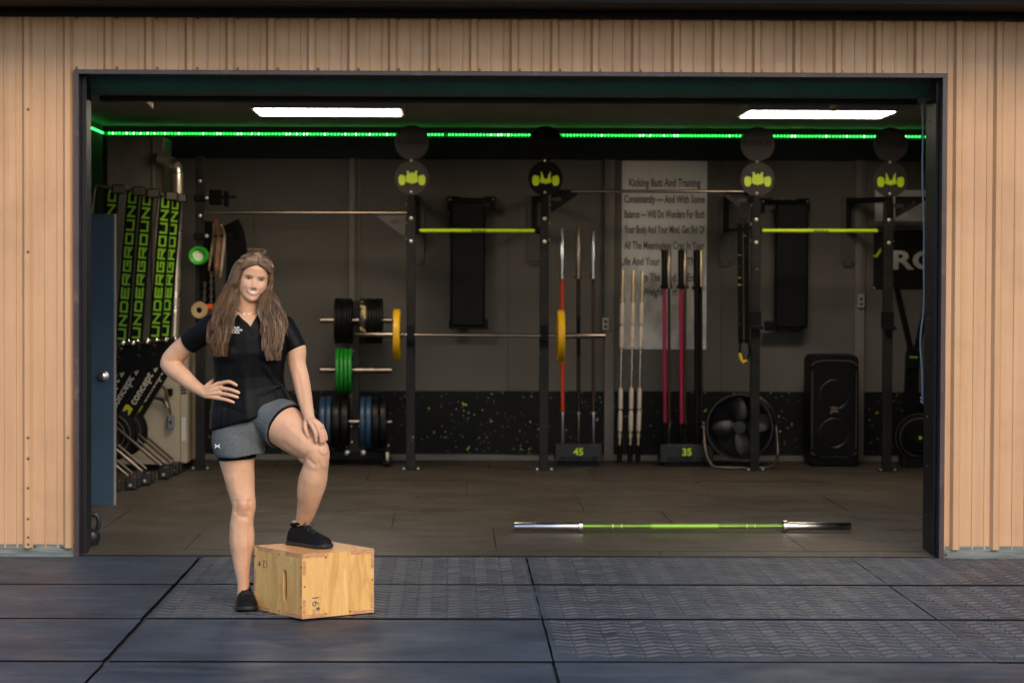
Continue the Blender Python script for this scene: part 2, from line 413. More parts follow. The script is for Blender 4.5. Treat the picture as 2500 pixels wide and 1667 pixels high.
p = MB(); p.box(XWL, XWR, YB - 0.02, YB, 0.0, zsp0 - 0.006); p.build('baseboard', M_BASE, wall_back)
for pxa, pxb in ((851, 866), (1476, 1499), (2086, 2110)):
    p = MB(); p.box(PX(pxa, YB - .06), PX(pxb, YB - .06), YB - 0.06, YB, 0.01, zbeam); p.build('post', M_BASE, wall_back, bevel=0.004)
M_OUTLET = mat('outlet_grey', (0.35, 0.32, 0.28), 0.4)
for px, py0, py1 in ((1478, 775, 805), (2101, 715, 748)):
    q = MB(); x = PX(px, YB - .09); q.box(x - .028, x + .028, YB - .10, YB - .062, PZ(py1, YB - .09), PZ(py0, YB - .09)); ob = q.build('outlet_box', M_OUTLET, wall_back, bevel=0.004)
    q = MB()
    for dz in (.03, .075): q.box(x - .012, x + .012, YB - .103, YB - .099, PZ(py1, YB - .09) + dz - .011, PZ(py1, YB - .09) + dz + .011)
    q.build('socket', M_DARK, ob)
    q = MB(); q.cyl((x, YB - .08, PZ(py0, YB - .09)), (x, YB - .08, zbeam), 0.011, 8); q.build('conduit', M_BASE, wall_back, smooth=True)
q = MB(); x = PX(877, YB - .05); q.cyl((x, YB - .05, 1.1), (x, YB - .05, zbeam), 0.012, 8); q.build('conduit', M_BASE, wall_back, smooth=True)

# ------------------------------------------------------------------ building front
bld = thing('gym_building', 'tan ribbed metal building front around a wide open bay', 'building', (0, 0, 0))
XA, XB_, ZTOP, ZBOT = -3.55, 5.45, PZ(29, 0), 0.052
core = MB()
for a, b_, z0 in ((XA, XL - 0.002, 0.0), (XR + 0.002, XB_, 0.0)): core.box(a, b_, 0.012, 0.15, z0 + 0.04, ZTOP)
core.box(XL - 0.002, XR + 0.002, 0.012, 0.15, ZT + 0.004, ZTOP)
core.build('wall_core', M_DARK, bld)
PER = (PX(2200, 0) - PX(230, 0)) / 20.0
RIB0 = PX(68, 0)
def profile():
    """(u, depth) over one rib period starting on the rib's left foot"""
    return [(-0.030, 0), (-0.014, .023), (0.014, .023), (0.030, 0), (0.095, 0), (0.099, .0045), (0.103, .0045), (0.108, 0), (0.165, 0), (0.169, .0045), (0.173, .0045), (0.178, 0)]
prof = profile()
def sheet(x_start, nrib, zlo, zhi, off=0.0, clip=None, name='siding_panel', x_end=None):
    cols = []
    for k in range(nrib):
        for u, d in prof: cols.append((x_start + k * PER + u, -d - 0.002 - off))
    cols.append((x_start + nrib * PER - 0.0305, -0.002 - off))
    if clip:
        lo, hi = clip
        out = []
        for (x0, y0), (x1, y1) in zip(cols[:-1], cols[1:]):
            a, b_ = max(x0, lo), min(x1, hi)
            if b_ - a > 1e-5:
                e = lambda x: y0 + (y1 - y0) * (x - x0) / max(1e-9, x1 - x0)
                if not out: out.append((a, e(a)))
                out.append((b_, e(b_)))
        cols = out
    if len(cols) < 2: return None
    mb = MB(); nz = max(1, int((zhi - zlo) / 0.35))
    nc = len(cols)
    for i in range(nz + 1):
        z = zlo + (zhi - zlo) * i / nz
        for (x, y) in cols: mb.v.append((x, y + (random.uniform(-.0007, .0007)), z))
    for i in range(nz):
        for c in range(nc - 1):
            mb.f.append((i * nc + c, i * nc + c + 1, (i + 1) * nc + c + 1, (i + 1) * nc + c)); mb.mi.append(0)
    o = mb.build(name, M_SIDING, bld)
    so = o.modifiers.new('sheet', 'SOLIDIFY'); so.thickness = 0.0012; so.offset = -1
    return o
zlap = PZ(1134, 0, 150)
x = RIB0 - 4 * PER * 3
while x < XB_:
    a, b_ = x - 0.030, x + 4 * PER - 0.0305
    if b_ > XA + 0.1:
        lo, hi = max(a, XA), min(b_, XB_)
        if lo < XL - 0.02:                                    # left of the opening
            h2 = min(hi, XL - 0.001)
            sheet(x, 4, zlap, ZTOP, 0.0, (lo, h2)); sheet(x, 4, ZBOT, zlap + 0.02, 0.0022, (lo, h2))
            if hi > XL: sheet(x, 4, ZT + 0.001, ZTOP, 0.0, (XL - 0.001, hi))
        elif hi > XR + 0.02:
            l2 = max(lo, XR + 0.001)
            sheet(x, 4, ZBOT, ZTOP, 0.0, (l2, hi))
            if lo < XR: sheet(x, 4, ZT + 0.001, ZTOP, 0.0, (lo, XR + 0.001))
        else:
            sheet(x, 4, ZT + 0.001, ZTOP, 0.0, (lo, hi))
    x += 4 * PER
# screws
s0 = MB(); s0.lathe([(0.0085, 0.0), (0.0085, 0.003), (0.005, 0.004), (0.0045, 0.0075), (0.0001, 0.008)], 'z', n=8)
s0.xform(Matrix.Rotation(R(90), 4, 'X'))
scr = s0.build('screw', M_SCREW, bld, smooth=True)
first = [True]
def screw(px, py, d=0.004, Y=0.0):
    p = at(px, py, Y)
    if first[0]: scr.location = (p.x, -d, p.z); first[0] = False; return
    inst(scr, 'screw', bld, (p.x, -d, p.z))
for k in range(0, 23):
    pxk = 187.5 + k * 98.3
    if pxk < 2296: screw(pxk, 166 + k * 0.48)
    screw(pxk, 45 + k * 0.3)
for px, py in ((71, 268), (71, 615), (71, 1067), (71, 1118), (71, 1190), (71, 1265), (71, 1310), (71, 1327), (87, 1331), (154, 1333), (168, 1067), (2339, 280), (2338, 547), (2338, 848), (2338, 1107), (2310, 1352), (2436, 420), (2436, 980)):
    screw(px, py, 0.025 if px in (71, 168) else 0.012)
# trim round the opening: face strip and deep return
fw = 0.027
for nm, x0, x1 in (('jamb_trim', XL, XL + fw), ('jamb_trim', XR - fw, XR)):
    q = MB(); nseg = 14; hj = ZT - 0.0005
    rowv = []
    for i in range(nseg + 1):
        z = hj * i / nseg; dent = random.uniform(-.004, .004) if i in (2, 3, 4, 5, 6) else random.uniform(-.0012, .0012)
        rowv.append([(x0, -0.035, z), (x1, -0.035 + dent, z), (x1, 0.17 , z), (x0, 0.17, z)])
    for i in range(nseg):
        n0 = len(q.v)
        q.v += rowv[i] + rowv[i + 1]
        for k in range(4): q.f.append((n0 + k, n0 + (k + 1) % 4, n0 + 4 + (k + 1) % 4, n0 + 4 + k)); q.mi.append(0)
    q.f.append((len(q.v) - 4, len(q.v) - 3, len(q.v) - 2, len(q.v) - 1)); q.mi.append(0)
    q.build(nm, M_TRIM, bld)
q = MB(); q.box(XL, XR, -0.0365, 0.17, ZT - fw, ZT); q.build('head_trim', M_TRIM, bld, bevel=0.003)
# door guides just inside, with bolts
guide = []
for sgn, x0 in ((1, XL + fw), (-1, XR - fw)):
    q = MB(); a, b_ = sorted((x0 + sgn * 0.001, x0 + sgn * (0.030 if sgn > 0 else .020))); q.box(a, b_, 0.06, 0.165, 0.002, ZT - fw - .002)
    a, b_ = sorted((x0 - sgn * 0.06, x0 + sgn * (0.002 if sgn > 0 else 0.006))); q.box(a, b_, 0.171, 0.42, 0.002, ZT + 0.1)
    o = q.build('door_guide', M_DARK, bld, bevel=0.003)
    for k in range(9):
        q = MB(); q.ball((x0 + sgn * 0.004, 0.30, 0.22 + k * 0.29), 0.008, 8, 6); q.build('bolt', M_SCREW, o)
# sill boards under the siding
for a, b_ in ((XA, XL - 0.003), (XR + 0.003, XB_)):
    q = MB(); q.box(a, b_, -0.006, 0.011, 0.0, ZBOT + 0.02); q.build('sill_board', M_SILL, bld)
# eave: soffit, fascia and gutter lip
zs = PZ(29, 0)
q = MB(); q.box(XA - .2, XB_ + .2, -0.50, 0.15, zs + 0.002, zs + 0.03); q.build('soffit', M_SOFFIT, bld)
q = MB(); q.box(XA - .2, XB_ + .2, -0.54, -0.502, zs - 0.012, zs + 0.22); q.build('fascia', M_SOFFIT, bld, bevel=0.004)
q = MB(); q.box(XA - .2, XB_ + .2, -0.66, -0.542, zs + 0.05, zs + 0.17); q.build('gutter', M_DARK, bld, bevel=0.02)
q = MB(); q.box(XA - .2, XB_ + .2, -0.045, -0.036, zs - 0.045, zs); q.build('eave_shade_strip', M_SOFFIT, bld, bevel=0.002)  # added dark strip stands in for deep eave shade on the siding
rf = MB(); rf.add([(XA - .3, -0.68, zs + .19), (XB_ + .3, -0.68, zs + .19), (XB_ + .3, 3.7, zs + 1.1), (XA - .3, 3.7, zs + 1.1), (XA - .3, 8.0, zs + .18), (XB_ + .3, 8.0, zs + .18)], [(0, 1, 2, 3), (3, 2, 5, 4)])
rf.build('roof', M_SOFFIT, bld)
# rolled-up shutter above the opening
Yc = 0.36; zc0 = PZ(238, Yc)
sh = thing('roller_shutter', 'dark roller shutter with green LED light in its colour, coiled up under the door head', 'shutter', (0, Yc, zc0))
q = MB(); q.tube([(XL + .05, Yc, zc0 + .17), (XR - .05, Yc, zc0 + .17)], 0.17, 40)
q.build('coil', mat('shutter_led_tint', (0.030, 0.100, 0.078), 0.32, var=0.15), sh, smooth=True)  # dark paint; the green cast by the LEDs is put into its colour
q = MB(); q.box(XL + .05, XR - .05, 0.60, 0.66, PZ(252, .6), ZC - .002); q.build('hood', M_DARK, sh, bevel=.004)

# ================================================================== gym equipment
M_BLACK = mat('black_powder_coat', (0.0065, 0.0062, 0.006), 0.5, spec=0.12, var=0.25, vscale=12)
M_UPR = mat('upright_steel', (0.017, 0.0155, 0.014), 0.45, spec=0.2, var=0.35, vscale=9, col2=(0.30, 0.28, 0.25), c2lo=0.70, c2hi=0.74, c2scale=16)
M_PLATEG = mat('medallion_grey', (0.040, 0.035, 0.030), 0.5, spec=0.2, var=0.12)
M_CHROME = mat('chrome', (0.66, 0.64, 0.61), 0.23, 1.0, var=0.1, rvar=0.08)
M_STEEL = mat('worn_steel', (0.27, 0.22, 0.175), 0.32, 1.0, var=0.2)
M_BOLT = mat('zinc_bolt', (0.75, 0.70, 0.62), 0.30, 0.6)
M_LIME = mat('lime_paint', (0.62, 0.86, 0.010), 0.45)
M_LIMED = mat('lime_decal', (0.22, 0.52, 0.010), 0.5)
M_PAD = mat('black_vinyl', (0.006, 0.006, 0.0062), 0.5, spec=0.14, var=0.3, bump=0.1, bscale=12)
M_RUB = mat('black_bumper', (0.006, 0.0058, 0.0056), 0.42, spec=0.25, var=0.25)
M_WHITE = mat('white_plastic', (0.62, 0.58, 0.52), 0.5)
M_PAPER = mat('paper_white', (0.66, 0.65, 0.62), 0.55)

# ---------------------------------------------------------------- ceiling light panels
M_GLOW = mat('lit_panel', (0.9, 0.9, 0.9), 0.5, emis=(1.0, 0.84, 0.66), estr=15.0)
def panel(label, xa, xb):
    z0 = ZC - 0.075; y0, y1 = 4.20, 4.84
    t = thing('ceiling_light', label, 'light', ((xa + xb) / 2, (y0 + y1) / 2, ZC), 'ceiling light panels')
    q = MB(); q.box(xa - .03, xb + .03, y0 - .03, y1 + .03, z0 + .004, ZC - 0.001); q.build('housing', M_WHITE, t, bevel=.006)
    q = MB(); q.box(xa, xb, y0, y1, z0 - 0.004, z0 + 0.002); q.build('diffuser', M_GLOW, t)
panel('lit ceiling panel above the woman, nearer the rowing machines', PX(638, 4.86, 287), PX(979, 4.86, 287))
panel('lit ceiling panel above the floor barbell, nearer the hanging cord', PX(1808, 4.86, 290), PX(2146, 4.86, 290))
# tan angle-iron hangers under the ceiling
for lab, px, py, L in (('tan angle bracket under the ceiling above the rowing machines', 352, 262, .25), ('tan angle bracket hanging across the lit panel by the cord', 2050, 268, .45)):
    p = at(px, py, 1.1); t = thing('track_bracket', lab, 'bracket', p)
    s_ = 1 if px < 1000 else -1
    q = MB(); q.bar((p.x - s_ * .06, .78, p.z + .10), (p.x + s_ * .02, 1.25, p.z), .035, .004); q.build('flange', mat('tan_steel', (.42, .32, .2), .4, .3), t)
    q = MB(); q.bar((p.x - s_ * .043, .78, p.z + .115), (p.x + s_ * .037, 1.25, p.z + .017), .004, .035); q.build('web', mat('tan_steel', (.42, .32, .2), .4, .3), t)
    q = MB(); q.bar((p.x - s_ * .05, .80, p.z + .11), (p.x - s_ * .05, .80, ZC), .03, .006); q.build('hanger', M_BLACK, t)

# ---------------------------------------------------------------- green LED strip
M_LED = mat('green_led', (0.1, 0.8, 0.15), 0.4, emis=(0.03, 1.0, 0.10), estr=5.0)
M_LEDW = mat('bright_green_led', (0.4, 0.9, 0.4), 0.4, emis=(0.30, 1.0, 0.36), estr=7.0)
M_LEDB = mat('led_tape_haze', (0.02, 0.16, 0.03), 0.4, emis=(0.0, 0.7, 0.06), estr=0.08)  # glow given to the tape stands in for green haze around the LEDs
zl = PZ(330, YB - .1)
strip = thing('led_strip', 'glowing green LED strip along the top of the back wall', 'led strip', (XWL + .05, YB - .1, zl))
q = MB(); q.box(XWL + .02, XWR, YB - .098, YB - .0905, zl - .018, zl + .014); q.build('tape', M_LEDB, strip)
q = MB(); q.box(XWL + .001, XWL + .008, 3.0, YB - .1, zl - .012, zl + .012); q.build('tape', M_LEDB, strip)
lb = MB(); lb.lathe([(.0070, 0), (.0070, -.004), (.0045, -.007), (.0001, -.008)], 'y', n=8); l0 = None
xled = XWL + .06; k = 0
while xled < PX(2300, YB):
    if not (PX(1080, YB) < xled < PX(1090, YB)):
        if l0 is None: l0 = lb.build('led', M_LED, strip, world=False, smooth=True); l0.location = (xled - strip.location.x, -.0 , 0)
        else:
            c = inst(l0, 'led', strip, (xled - strip.location.x, 0, 0))
            if random.random() < .22:
                c.material_slots[0].link = 'OBJECT'; c.material_slots[0].material = M_LEDW
    xled += .0305; k += 1
for i in range(22): inst(l0, 'led', strip, (XWL + .010 - strip.location.x, -0.05 - i * .05, 0), (0, 0, R(90)))

# ---------------------------------------------------------------- rig of uprights, bars and medallions
YR = 6.22
rig = thing('pull_up_rig', 'black steel rig with drilled uprights, pull-up bars and round green-emblem plates', 'rig', (PX(1328, YR), YR, 0))
UP = [489, 1003, 1328, 1843, 2166]
def zr(py, px=1250): return PZ(py, YR, px)
W3 = 0.076
def figure8(cx, z1, z2, r):
    pts = []
    a0 = math.acos(min(1, (abs(z1 - z2) / 2) / r)) * 1.0 + R(11)
    n = 26
    for i in range(n + 1):
        a = -math.pi / 2 + a0 + (2 * math.pi - 2 * a0) * i / n; pts.append((cx + r * math.cos(a), z1 + r * math.sin(a)))
    for i in range(n + 1):
        a = math.pi / 2 + a0 + (2 * math.pi - 2 * a0) * i / n; pts.append((cx + r * math.cos(a), z2 + r * math.sin(a)))
    return pts
def emblem(mb, cx, cz, s, y, variant=0):
    """barbell with a spiky-eared head, flat paint pieces"""
    E = lambda pts, dy=0: mb.prism([(cx + x_ * s, cz + z_ * s) for x_, z_ in pts], y - dy, y + .002)
    for sg in (-1, 1):
        pl = [(sg * x_, z_) for x_, z_ in ((.42, .22), (.72, .30), (.84, .15), (.84, -.18), (.74, -.36), (.50, -.36), (.40, -.18))]
        E(pl if sg > 0 else pl[::-1])
    E([(-.40, -.06), (.40, -.06), (.40, -.13), (-.40, -.13)], .0006)
    if variant == 0:
        E([(-.33, .56), (-.20, .52), (-.14, .36), (0, .46), (.14, .36), (.20, .52), (.33, .56), (.32, .30), (.38, .10), (.36, -.10), (.24, -.24), (.12, -.22), (0, -.30), (-.12, -.22), (-.24, -.24), (-.36, -.10), (-.38, .10), (-.32, .30)], .0012)
    else:
        E([(-.30, .56), (-.18, .34), (-.10, .10), (0, .05), (.10, .10), (.18, .34), (.30, .56), (.30, .20), (.36, .0), (.24, -.22), (.1, -.20), (0, -.28), (-.1, -.20), (-.24, -.22), (-.36, .0), (-.30, .20)], .0012)
for iu, ux in enumerate(UP):
    x0 = PX(ux, YR); ztop = zr(490)
    if ux == 489: ztop = zr(385)
    q = MB(); q.box(x0 - W3 / 2, x0 + W3 / 2, YR - W3 / 2, YR + W3 / 2, 0.018, ztop)
    u = q.build('upright', M_UPR, rig, bevel=.005)
    q = MB(); q.box(x0 - .075, x0 + .085, YR - .07, YR + .07, 0.0105, 0.019); pl = q.build('base_plate', M_UPR, rig, bevel=.002)
    for dx_ in (-.055, .065):
        q = MB(); q.cyl((x0 + dx_, YR - .05, .019), (x0 + dx_, YR - .05, .032), .012, 6); q.build('bolt', M_BOLT, pl)
    # drilled holes down the face
    hz = 0.16; hole = None
    while hz < ztop - .05:
        big = (hz < .72) or (hz > 1.55)
        if hole is None:
            hm = MB(); hm.lathe([(.0085, 0), (.0085, -.0016)], 'y', n=8); hole = hm.build('hole', M_WALLD, u, world=False); hole.location = (x0 - rig.location.x, YR - W3 / 2 - rig.location.y, hz)
        else: inst(hole, 'hole', u, (x0 - rig.location.x, YR - W3 / 2 - rig.location.y, hz), None, (1, 1, 1) if big else (.62, 1, .62))
        hz += .0508 if big else .0254
    if iu == 0:
        for py in (446, 530):
            q = MB(); q.ball((x0, YR - W3 / 2 - .004, zr(py)), .016, 10, 6, (1, .5, 1)); q.build('bolt', M_BOLT, rig, smooth=True)
        continue
    dark = iu in (2, 4)
    # medallion
    z1, z2, r_ = zr(351), zr(436), 42.2 / 291.0
    q = MB(); q.prism(figure8(x0 + .004, z1, z2, r_), YR - W3 / 2 - .022, YR - W3 / 2 - .010)
    md = q.build('medallion', M_BLACK if dark and iu == 2 else M_PLATEG, rig, bevel=.003)
    q = MB(); emblem(q, x0 + .006, zr(440), .145 * .92, YR - W3 / 2 - .026, 0 if iu in (1, 3) else 1); q.build('emblem', M_LIME, md)
    tv, tf = text_geo('ROGUE', .058, sx=1.25, bold=.0012)
    q = MB(); q.add([(x0 + v[0], YR - W3 / 2 - .0235, z1 - .012 + v[1]) for v in tv], tf); q.build('lettering', M_WALLD, md)
    for zz in ((z1 + z2) / 2, zr(470)):
        q = MB(); q.ball((x0, YR - W3 / 2 - .024, zz), .012, 10, 6, (1, .6, 1)); q.build('bolt', M_BOLT, md, smooth=True)
    q = MB(); q.box(x0 - .03, x0 + .03, YR - W3 / 2 - .0095, YR - W3 / 2 + .03, zr(530), zr(462)); q.build('mount_arm', M_BLACK, rig, bevel=.003)
    for py in (534, 590):
        q = MB(); q.ball((x0, YR - W3 / 2 - .004, zr(py)), .017, 10, 6, (1, .5, 1)); q.build('bolt', M_BOLT, rig, smooth=True)
    for py in (500, 545, 585):
        sg = -1 if iu in (1, 3) else 1
        q = MB(); q.ball((x0 + sg * W3 / 2, YR - .02, zr(py)), .013, 8, 6, (.6, 1, 1)); q.build('bolt', M_BOLT, rig, smooth=True)
    # rear wall bracket: rounded backing plate, two arms to the wall
    xb = PX({1003: 1018, 1328: 1303, 1843: 1770, 2166: 2069}[ux], YB - .05)
    zt_, zb_ = PZ(478, YB - .05), PZ(648, YB - .05); hw = 17 / 277
    pts = [(xb - hw, zt_), (xb - hw, zb_ + .05), (xb - hw * .55, zb_), (xb + hw * .55, zb_), (xb + hw, zb_ + .05), (xb + hw, zt_)]
    q = MB(); q.prism(pts, YB - .046, YB - .034); br = q.build('wall_bracket', mat('bracket_grey', (.06, .052, .045), .5), rig, bevel=.002)
    q = MB(); q.box(xb - .022, xb + .022, YB - .085, YB - .047, PZ(566, YB), PZ(480, YB)); q.build('bracket_channel', M_BLACK, br, bevel=.003)
    for dx_ in (-.03, .03):
        q = MB(); q.ball((xb + dx_, YB - .047, zb_ + .035), .008, 8, 5); q.build('bolt', M_BLACK, br)
    for py in (481, 553):
        q = MB(); q.bar((x0, YR + W3 / 2, zr(py + 2)), (xb, YB - .086, PZ(py + 8, YB)), .05, .05 if py < 500 else .03); q.build('cross_arm', M_BLACK, rig, bevel=.003)
# j-hook collars with the worn sleeve on the uprights
for ux, py in ((1843, 790), (2166, 790)):
    x0 = PX(ux, YR); q = MB(); q.box(x0 - .045, x0 + .045, YR - .06, YR + .06, zr(800), zr(757)); q.box(x0 - .045, x0 + .055, YR - .115, YR - .061, zr(802), zr(793)); q.build('safety_collar', M_BLACK, rig, bevel=.004)
# pull-up bars
def hbar(pxa, pxb, py, r_, m, Y=YR, name='pull_up_bar'):
    q = MB(); a, b_ = at(pxa, py, Y), at(pxb, py + (pxb - pxa) * .002, Y)
    q.cyl(a, b_, r_, 16); return q.build(name, m, rig, smooth=True)
hbar(500, 1000, 519, .015, M_STEEL, YR + .02)
for a, b_ in ((1024, 1306), (1860, 2143)):
    o = hbar(a, b_, 563, .0155, M_LIME, YR - .01)
    tv, tf = text_geo('ROGUE', .022, sx=1.6, bold=.0006); c = at((a + b_) / 2 + 4, 566, YR - .027)
    q = MB(); q.add([(c.x + v[0], c.y, c.z + v[1]) for v in tv], tf); q.build('lettering', M_WALLD, o)
    for p_ in (a - 6, b_ + 6):
        q = MB(); c = at(p_, 564, YR - .01); q.cyl((c.x - .022, c.y, c.z), (c.x + .022, c.y, c.z), .022, 12); q.build('bar_flange', M_BLACK, rig, smooth=True)
hbar(1395, 1835, 467, .014, M_STEEL, YR - .02)
# triangular gussets holding the bars
def gusset(pts, Y, slot=None, m=None, text=None):
    q = MB(); P = [at(a, b_, Y) for a, b_ in pts]; q.prism([(p.x, p.z) for p in P], Y - .005, Y + .005)
    o = q.build('gusset', m or M_BLACK, rig, bevel=.002)
    if slot:
        a, b_ = at(slot[0], slot[1], Y - .006), at(slot[2], slot[3], Y - .006)
        q = MB(); q.box(min(a.x, b_.x), max(a.x, b_.x), Y - .0075, Y - .0055, min(a.z, b_.z), max(a.z, b_.z)); q.build('slot', M_PLATEG, o)
    if text:
        tv, tf = text_geo('ROGUE', .045, sx=1.2, bold=.001, align='CENTER'); c = at(text[0], text[1], Y - .0075); a = R(text[2])
        q = MB(); q.add([(c.x + v[0] * math.cos(a) - v[1] * math.sin(a), Y - .0075, c.z + v[0] * math.sin(a) + v[1] * math.cos(a)) for v in tv], tf); q.build('lettering', M_PLATEG, o)
gusset([(1345, 520), (1345, 463), (1408, 463), (1410, 476)], YR, (1345, 482, 1370, 491))
gusset([(1826, 520), (1766, 478), (1768, 463), (1826, 463)], YR, (1800, 484, 1822, 493), None, (1783, 490, -38))
gusset([(2186, 532), (2186, 480), (2262, 480), (2264, 488)], YR, (2176, 498, 2206, 508), None, (2218, 512, 38))
gusset([(990, 580), (920, 530), (922, 515), (990, 515)], YR + .03, (955, 537, 975, 545), mat('gusset_grey', (.045, .038, .032), .5))
# gear hooks on the first upright
x0 = PX(489, YR)
for py in (487, 580):
    q = MB(); q.box(x0 - .052, x0 + .052, YR - .055, YR - W3 / 2 - .001, zr(py + 8), zr(py - 8)); o = q.build('hook_collar', M_BLACK, rig, bevel=.003)
    q = MB(); q.cyl((x0 + .04, YR - .05, zr(py)), (x0 + .30, YR - .05, zr(py) + .01), .013, 10); q.build('peg', M_BLACK, o, smooth=True)
    q = MB(); q.ball((x0 + .06, YR - .072, zr(py)), .018, 8, 6); q.build('bolt', M_BOLT, o, smooth=True)

# ---------------------------------------------------------------- weight plates and barbells
def plate_mesh(r_, wd, m, hub=True, name='weight_plate'):
    """bumper plate about the x axis: rounded tyre, recessed face, steel hub"""
    h = wd / 2; q = MB()
    q.lathe([(.025, -h * .55), (r_ * .30, -h * .55), (r_ * .32, -h * .9), (r_ * .42, -h * .9), (r_ * .46, -h * .6), (r_ * .82, -h * .6), (r_ * .86, -h), (r_ - .012, -h), (r_ - .003, -h * .8), (r_, -h * .4), (r_, h * .4), (r_ - .003, h * .8), (r_ - .012, h), (r_ * .86, h), (r_ * .82, h * .6), (r_ * .46, h * .6), (r_ * .42, h * .9), (r_ * .32, h * .9), (r_ * .30, h * .55), (.025, h * .55), (.025, -h * .55)], 'x', n=40)
    return q
def plate(label, px, py, Y, r_, wd, m, grp):
    p = at(px, py, Y); t = thing('weight_plate', label, 'weight plate', p, grp)
    q = plate_mesh(r_, wd, m); q.build('tyre', m, t, world=False, smooth=True)
    q = MB(); q.lathe([(.0255, -wd * .30), (.05, -wd * .30), (.05, -wd * .26), (.0255, -wd * .26)], 'x', n=20); q.lathe([(.0255, wd * .26), (.05, wd * .26), (.05, wd * .30), (.0255, wd * .30)], 'x', n=20)
    q.build('hub', M_STEEL, t, world=False, smooth=True)
    return t
M_YEL = mat('yellow_bumper', (0.80, 0.44, 0.006), 0.42, var=0.08)
M_GRN = mat('green_bumper', (0.015, 0.30, 0.025), 0.40, var=0.1)
M_BLU = mat('blue_bumper', (0.022, 0.060, 0.125), 0.40, var=0.1)
M_CAMO = mat('speckled_bumper', (0.015, 0.014, 0.013), 0.4, col2=(0.55, 0.40, 0.16), c2scale=14, c2lo=0.54, c2hi=0.56)
# barbell on the rig
YBB = YR - .085
def barbell(label, a, b_, sl_a, sl_b, shaft_m, sleeve_m, r_s=.014, r_sl=.025, name='barbell', cat='barbell', bands=None, grp=None):
    """a..b in world; sl_a, sl_b: sleeve lengths"""
    a, b_ = Vector(a), Vector(b_); d = (b_ - a).normalized(); base = a if a.z < b_.z else b_
    t = thing(name, label, cat, base, grp)
    q = MB(); q.cyl(a + d * (sl_a + .01), b_ - d * (sl_b + .01), r_s, 16); sh_ = q.build('shaft', shaft_m, t, smooth=True)
    for e, s_, L in ((a, 1, sl_a), (b_, -1, sl_b)):
        if L <= 0: continue
        q = MB(); q.tube([e, e + d * s_ * .004, e + d * s_ * L], [r_sl - .003, r_sl, r_sl], 24); so = q.build('sleeve', sleeve_m, t, smooth=True)
        q = MB(); q.tube([e + d * s_ * L, e + d * s_ * (L + .004), e + d * s_ * (L + .026), e + d * s_ * (L + .030)], [r_sl + .008, r_sl + .012, r_sl + .012, r_sl + .006], 24); q.build('collar', sleeve_m, t, smooth=True)
        q = MB(); q.cyl(e - d * s_ * .001, e + d * s_ * .003, r_sl * .62, 16); q.build('end_cap', M_BLACK, so)
    for (k0, k1, m) in bands or []:
        q = MB(); L = (b_ - a).length; q.cyl(a + d * L * k0, a + d * L * k1, r_s + .0012, 16); q.build('band', m, sh_, smooth=True)
    return t
pa, pb = at(866, 817, YBB), at(1478, 820, YBB)
barbell('steel barbell racked on the rig between two yellow plates', pa, pb, .37, .37, M_STEEL, M_STEEL, .013, .022)
plate('yellow bumper plate on the racked barbell, end by the plate rack', 969, 817.5, YBB, .216, .060, M_YEL, 'yellow plates on the racked barbell')
plate('yellow bumper plate on the racked barbell, end by the stored barbells', 1369, 819.5, YBB, .216, .060, M_YEL, 'yellow plates on the racked barbell')
for ux in (1003, 1328):
    x0 = PX(ux, YR); zc = at(1100, 819, YBB).z
    q = MB(); q.prism([(x0 - .03, zc - .10), (x0 + .03, zc - .10), (x0 + .03, zc + .09), (x0 - .03, zc + .09)], YR - W3 / 2 - .012, YR - W3 / 2 - .002)
    q.box(x0 - .03, x0 + .03, YBB - .05, YR - W3 / 2 - .0125, zc - .045, zc - .016); q.box(x0 - .03, x0 + .03, YBB - .06, YBB - .0505, zc - .045, zc + .02)
    q.build('bar_hook', M_BLACK, rig, bevel=.003)

# plate rack with horizontal pegs
YP = 6.78
rack = thing('plate_rack', 'black upright rack with horizontal pegs holding bumper plates', 'plate rack', (PX(869, YP), YP, 0.01))
xr_ = PX(869, YP)
q = MB(); q.box(xr_ - .028, xr_ + .028, YP - .03, YP + .03, .09, PZ(735, YP)); q.build('upright', M_UPR, rack, bevel=.004)
q = MB(); q.box(PX(781, YP), PX(948, YP), YP - .05, YP + .03, .055, .125); bs = q.build('base_beam', M_BLACK, rack, bevel=.004)
q = MB(); q.prism([(xr_ - .10, .1255), (xr_ + .10, .1255), (xr_ + .03, .20), (xr_ - .03, .20)], YP - .042, YP - .031); q.build('base_gusset', M_UPR, rack)
for sx_ in (-.29, .27):
    q = MB(); q.box(xr_ + sx_ - .03, xr_ + sx_ + .03, YP - .30, YP + .30, .03, .0545); q.build('foot', M_BLACK, rack, bevel=.004)
for px in (847, 886.5):
    q = MB(); p = at(px, 1104, YP - .055); q.ball(p, .026, 14, 8, (1, .4, 1)); q.build('bolt', M_BOLT, bs, smooth=True)
for px, py in ((859, 1079), (858, 1040), (877, 1040), (948, 1087)):
    q = MB(); p = at(px, py, YP - .035); q.ball(p, .011, 10, 6, (1, .5, 1)); q.build('bolt', M_BOLT, rack, smooth=True)
for pyp in (783, 904, 1030):
    z = PZ(pyp, YP); q = MB(); q.cyl((PX(783, YP), YP - .06, z), (PX(957, YP), YP - .06, z), .0235, 20); q.build('peg', M_STEEL, rack, smooth=True)
q = MB(); p = at(946, 1116, YP - .2); q.cyl((p.x - .012, p.y, p.z), (p.x + .012, p.y, p.z), .05, 20); cs = q.build('caster', mat('caster_cream', (.5, .44, .33), .5), rack, smooth=True)
q = MB(); q.box(p.x - .022, p.x + .022, p.y - .02, p.y + .03, p.z + .02, p.z + .09); q.build('caster_fork', M_BLACK, cs)
ORD = ['first', 'second', 'third', 'fourth', 'fifth', 'sixth', 'seventh', 'eighth']
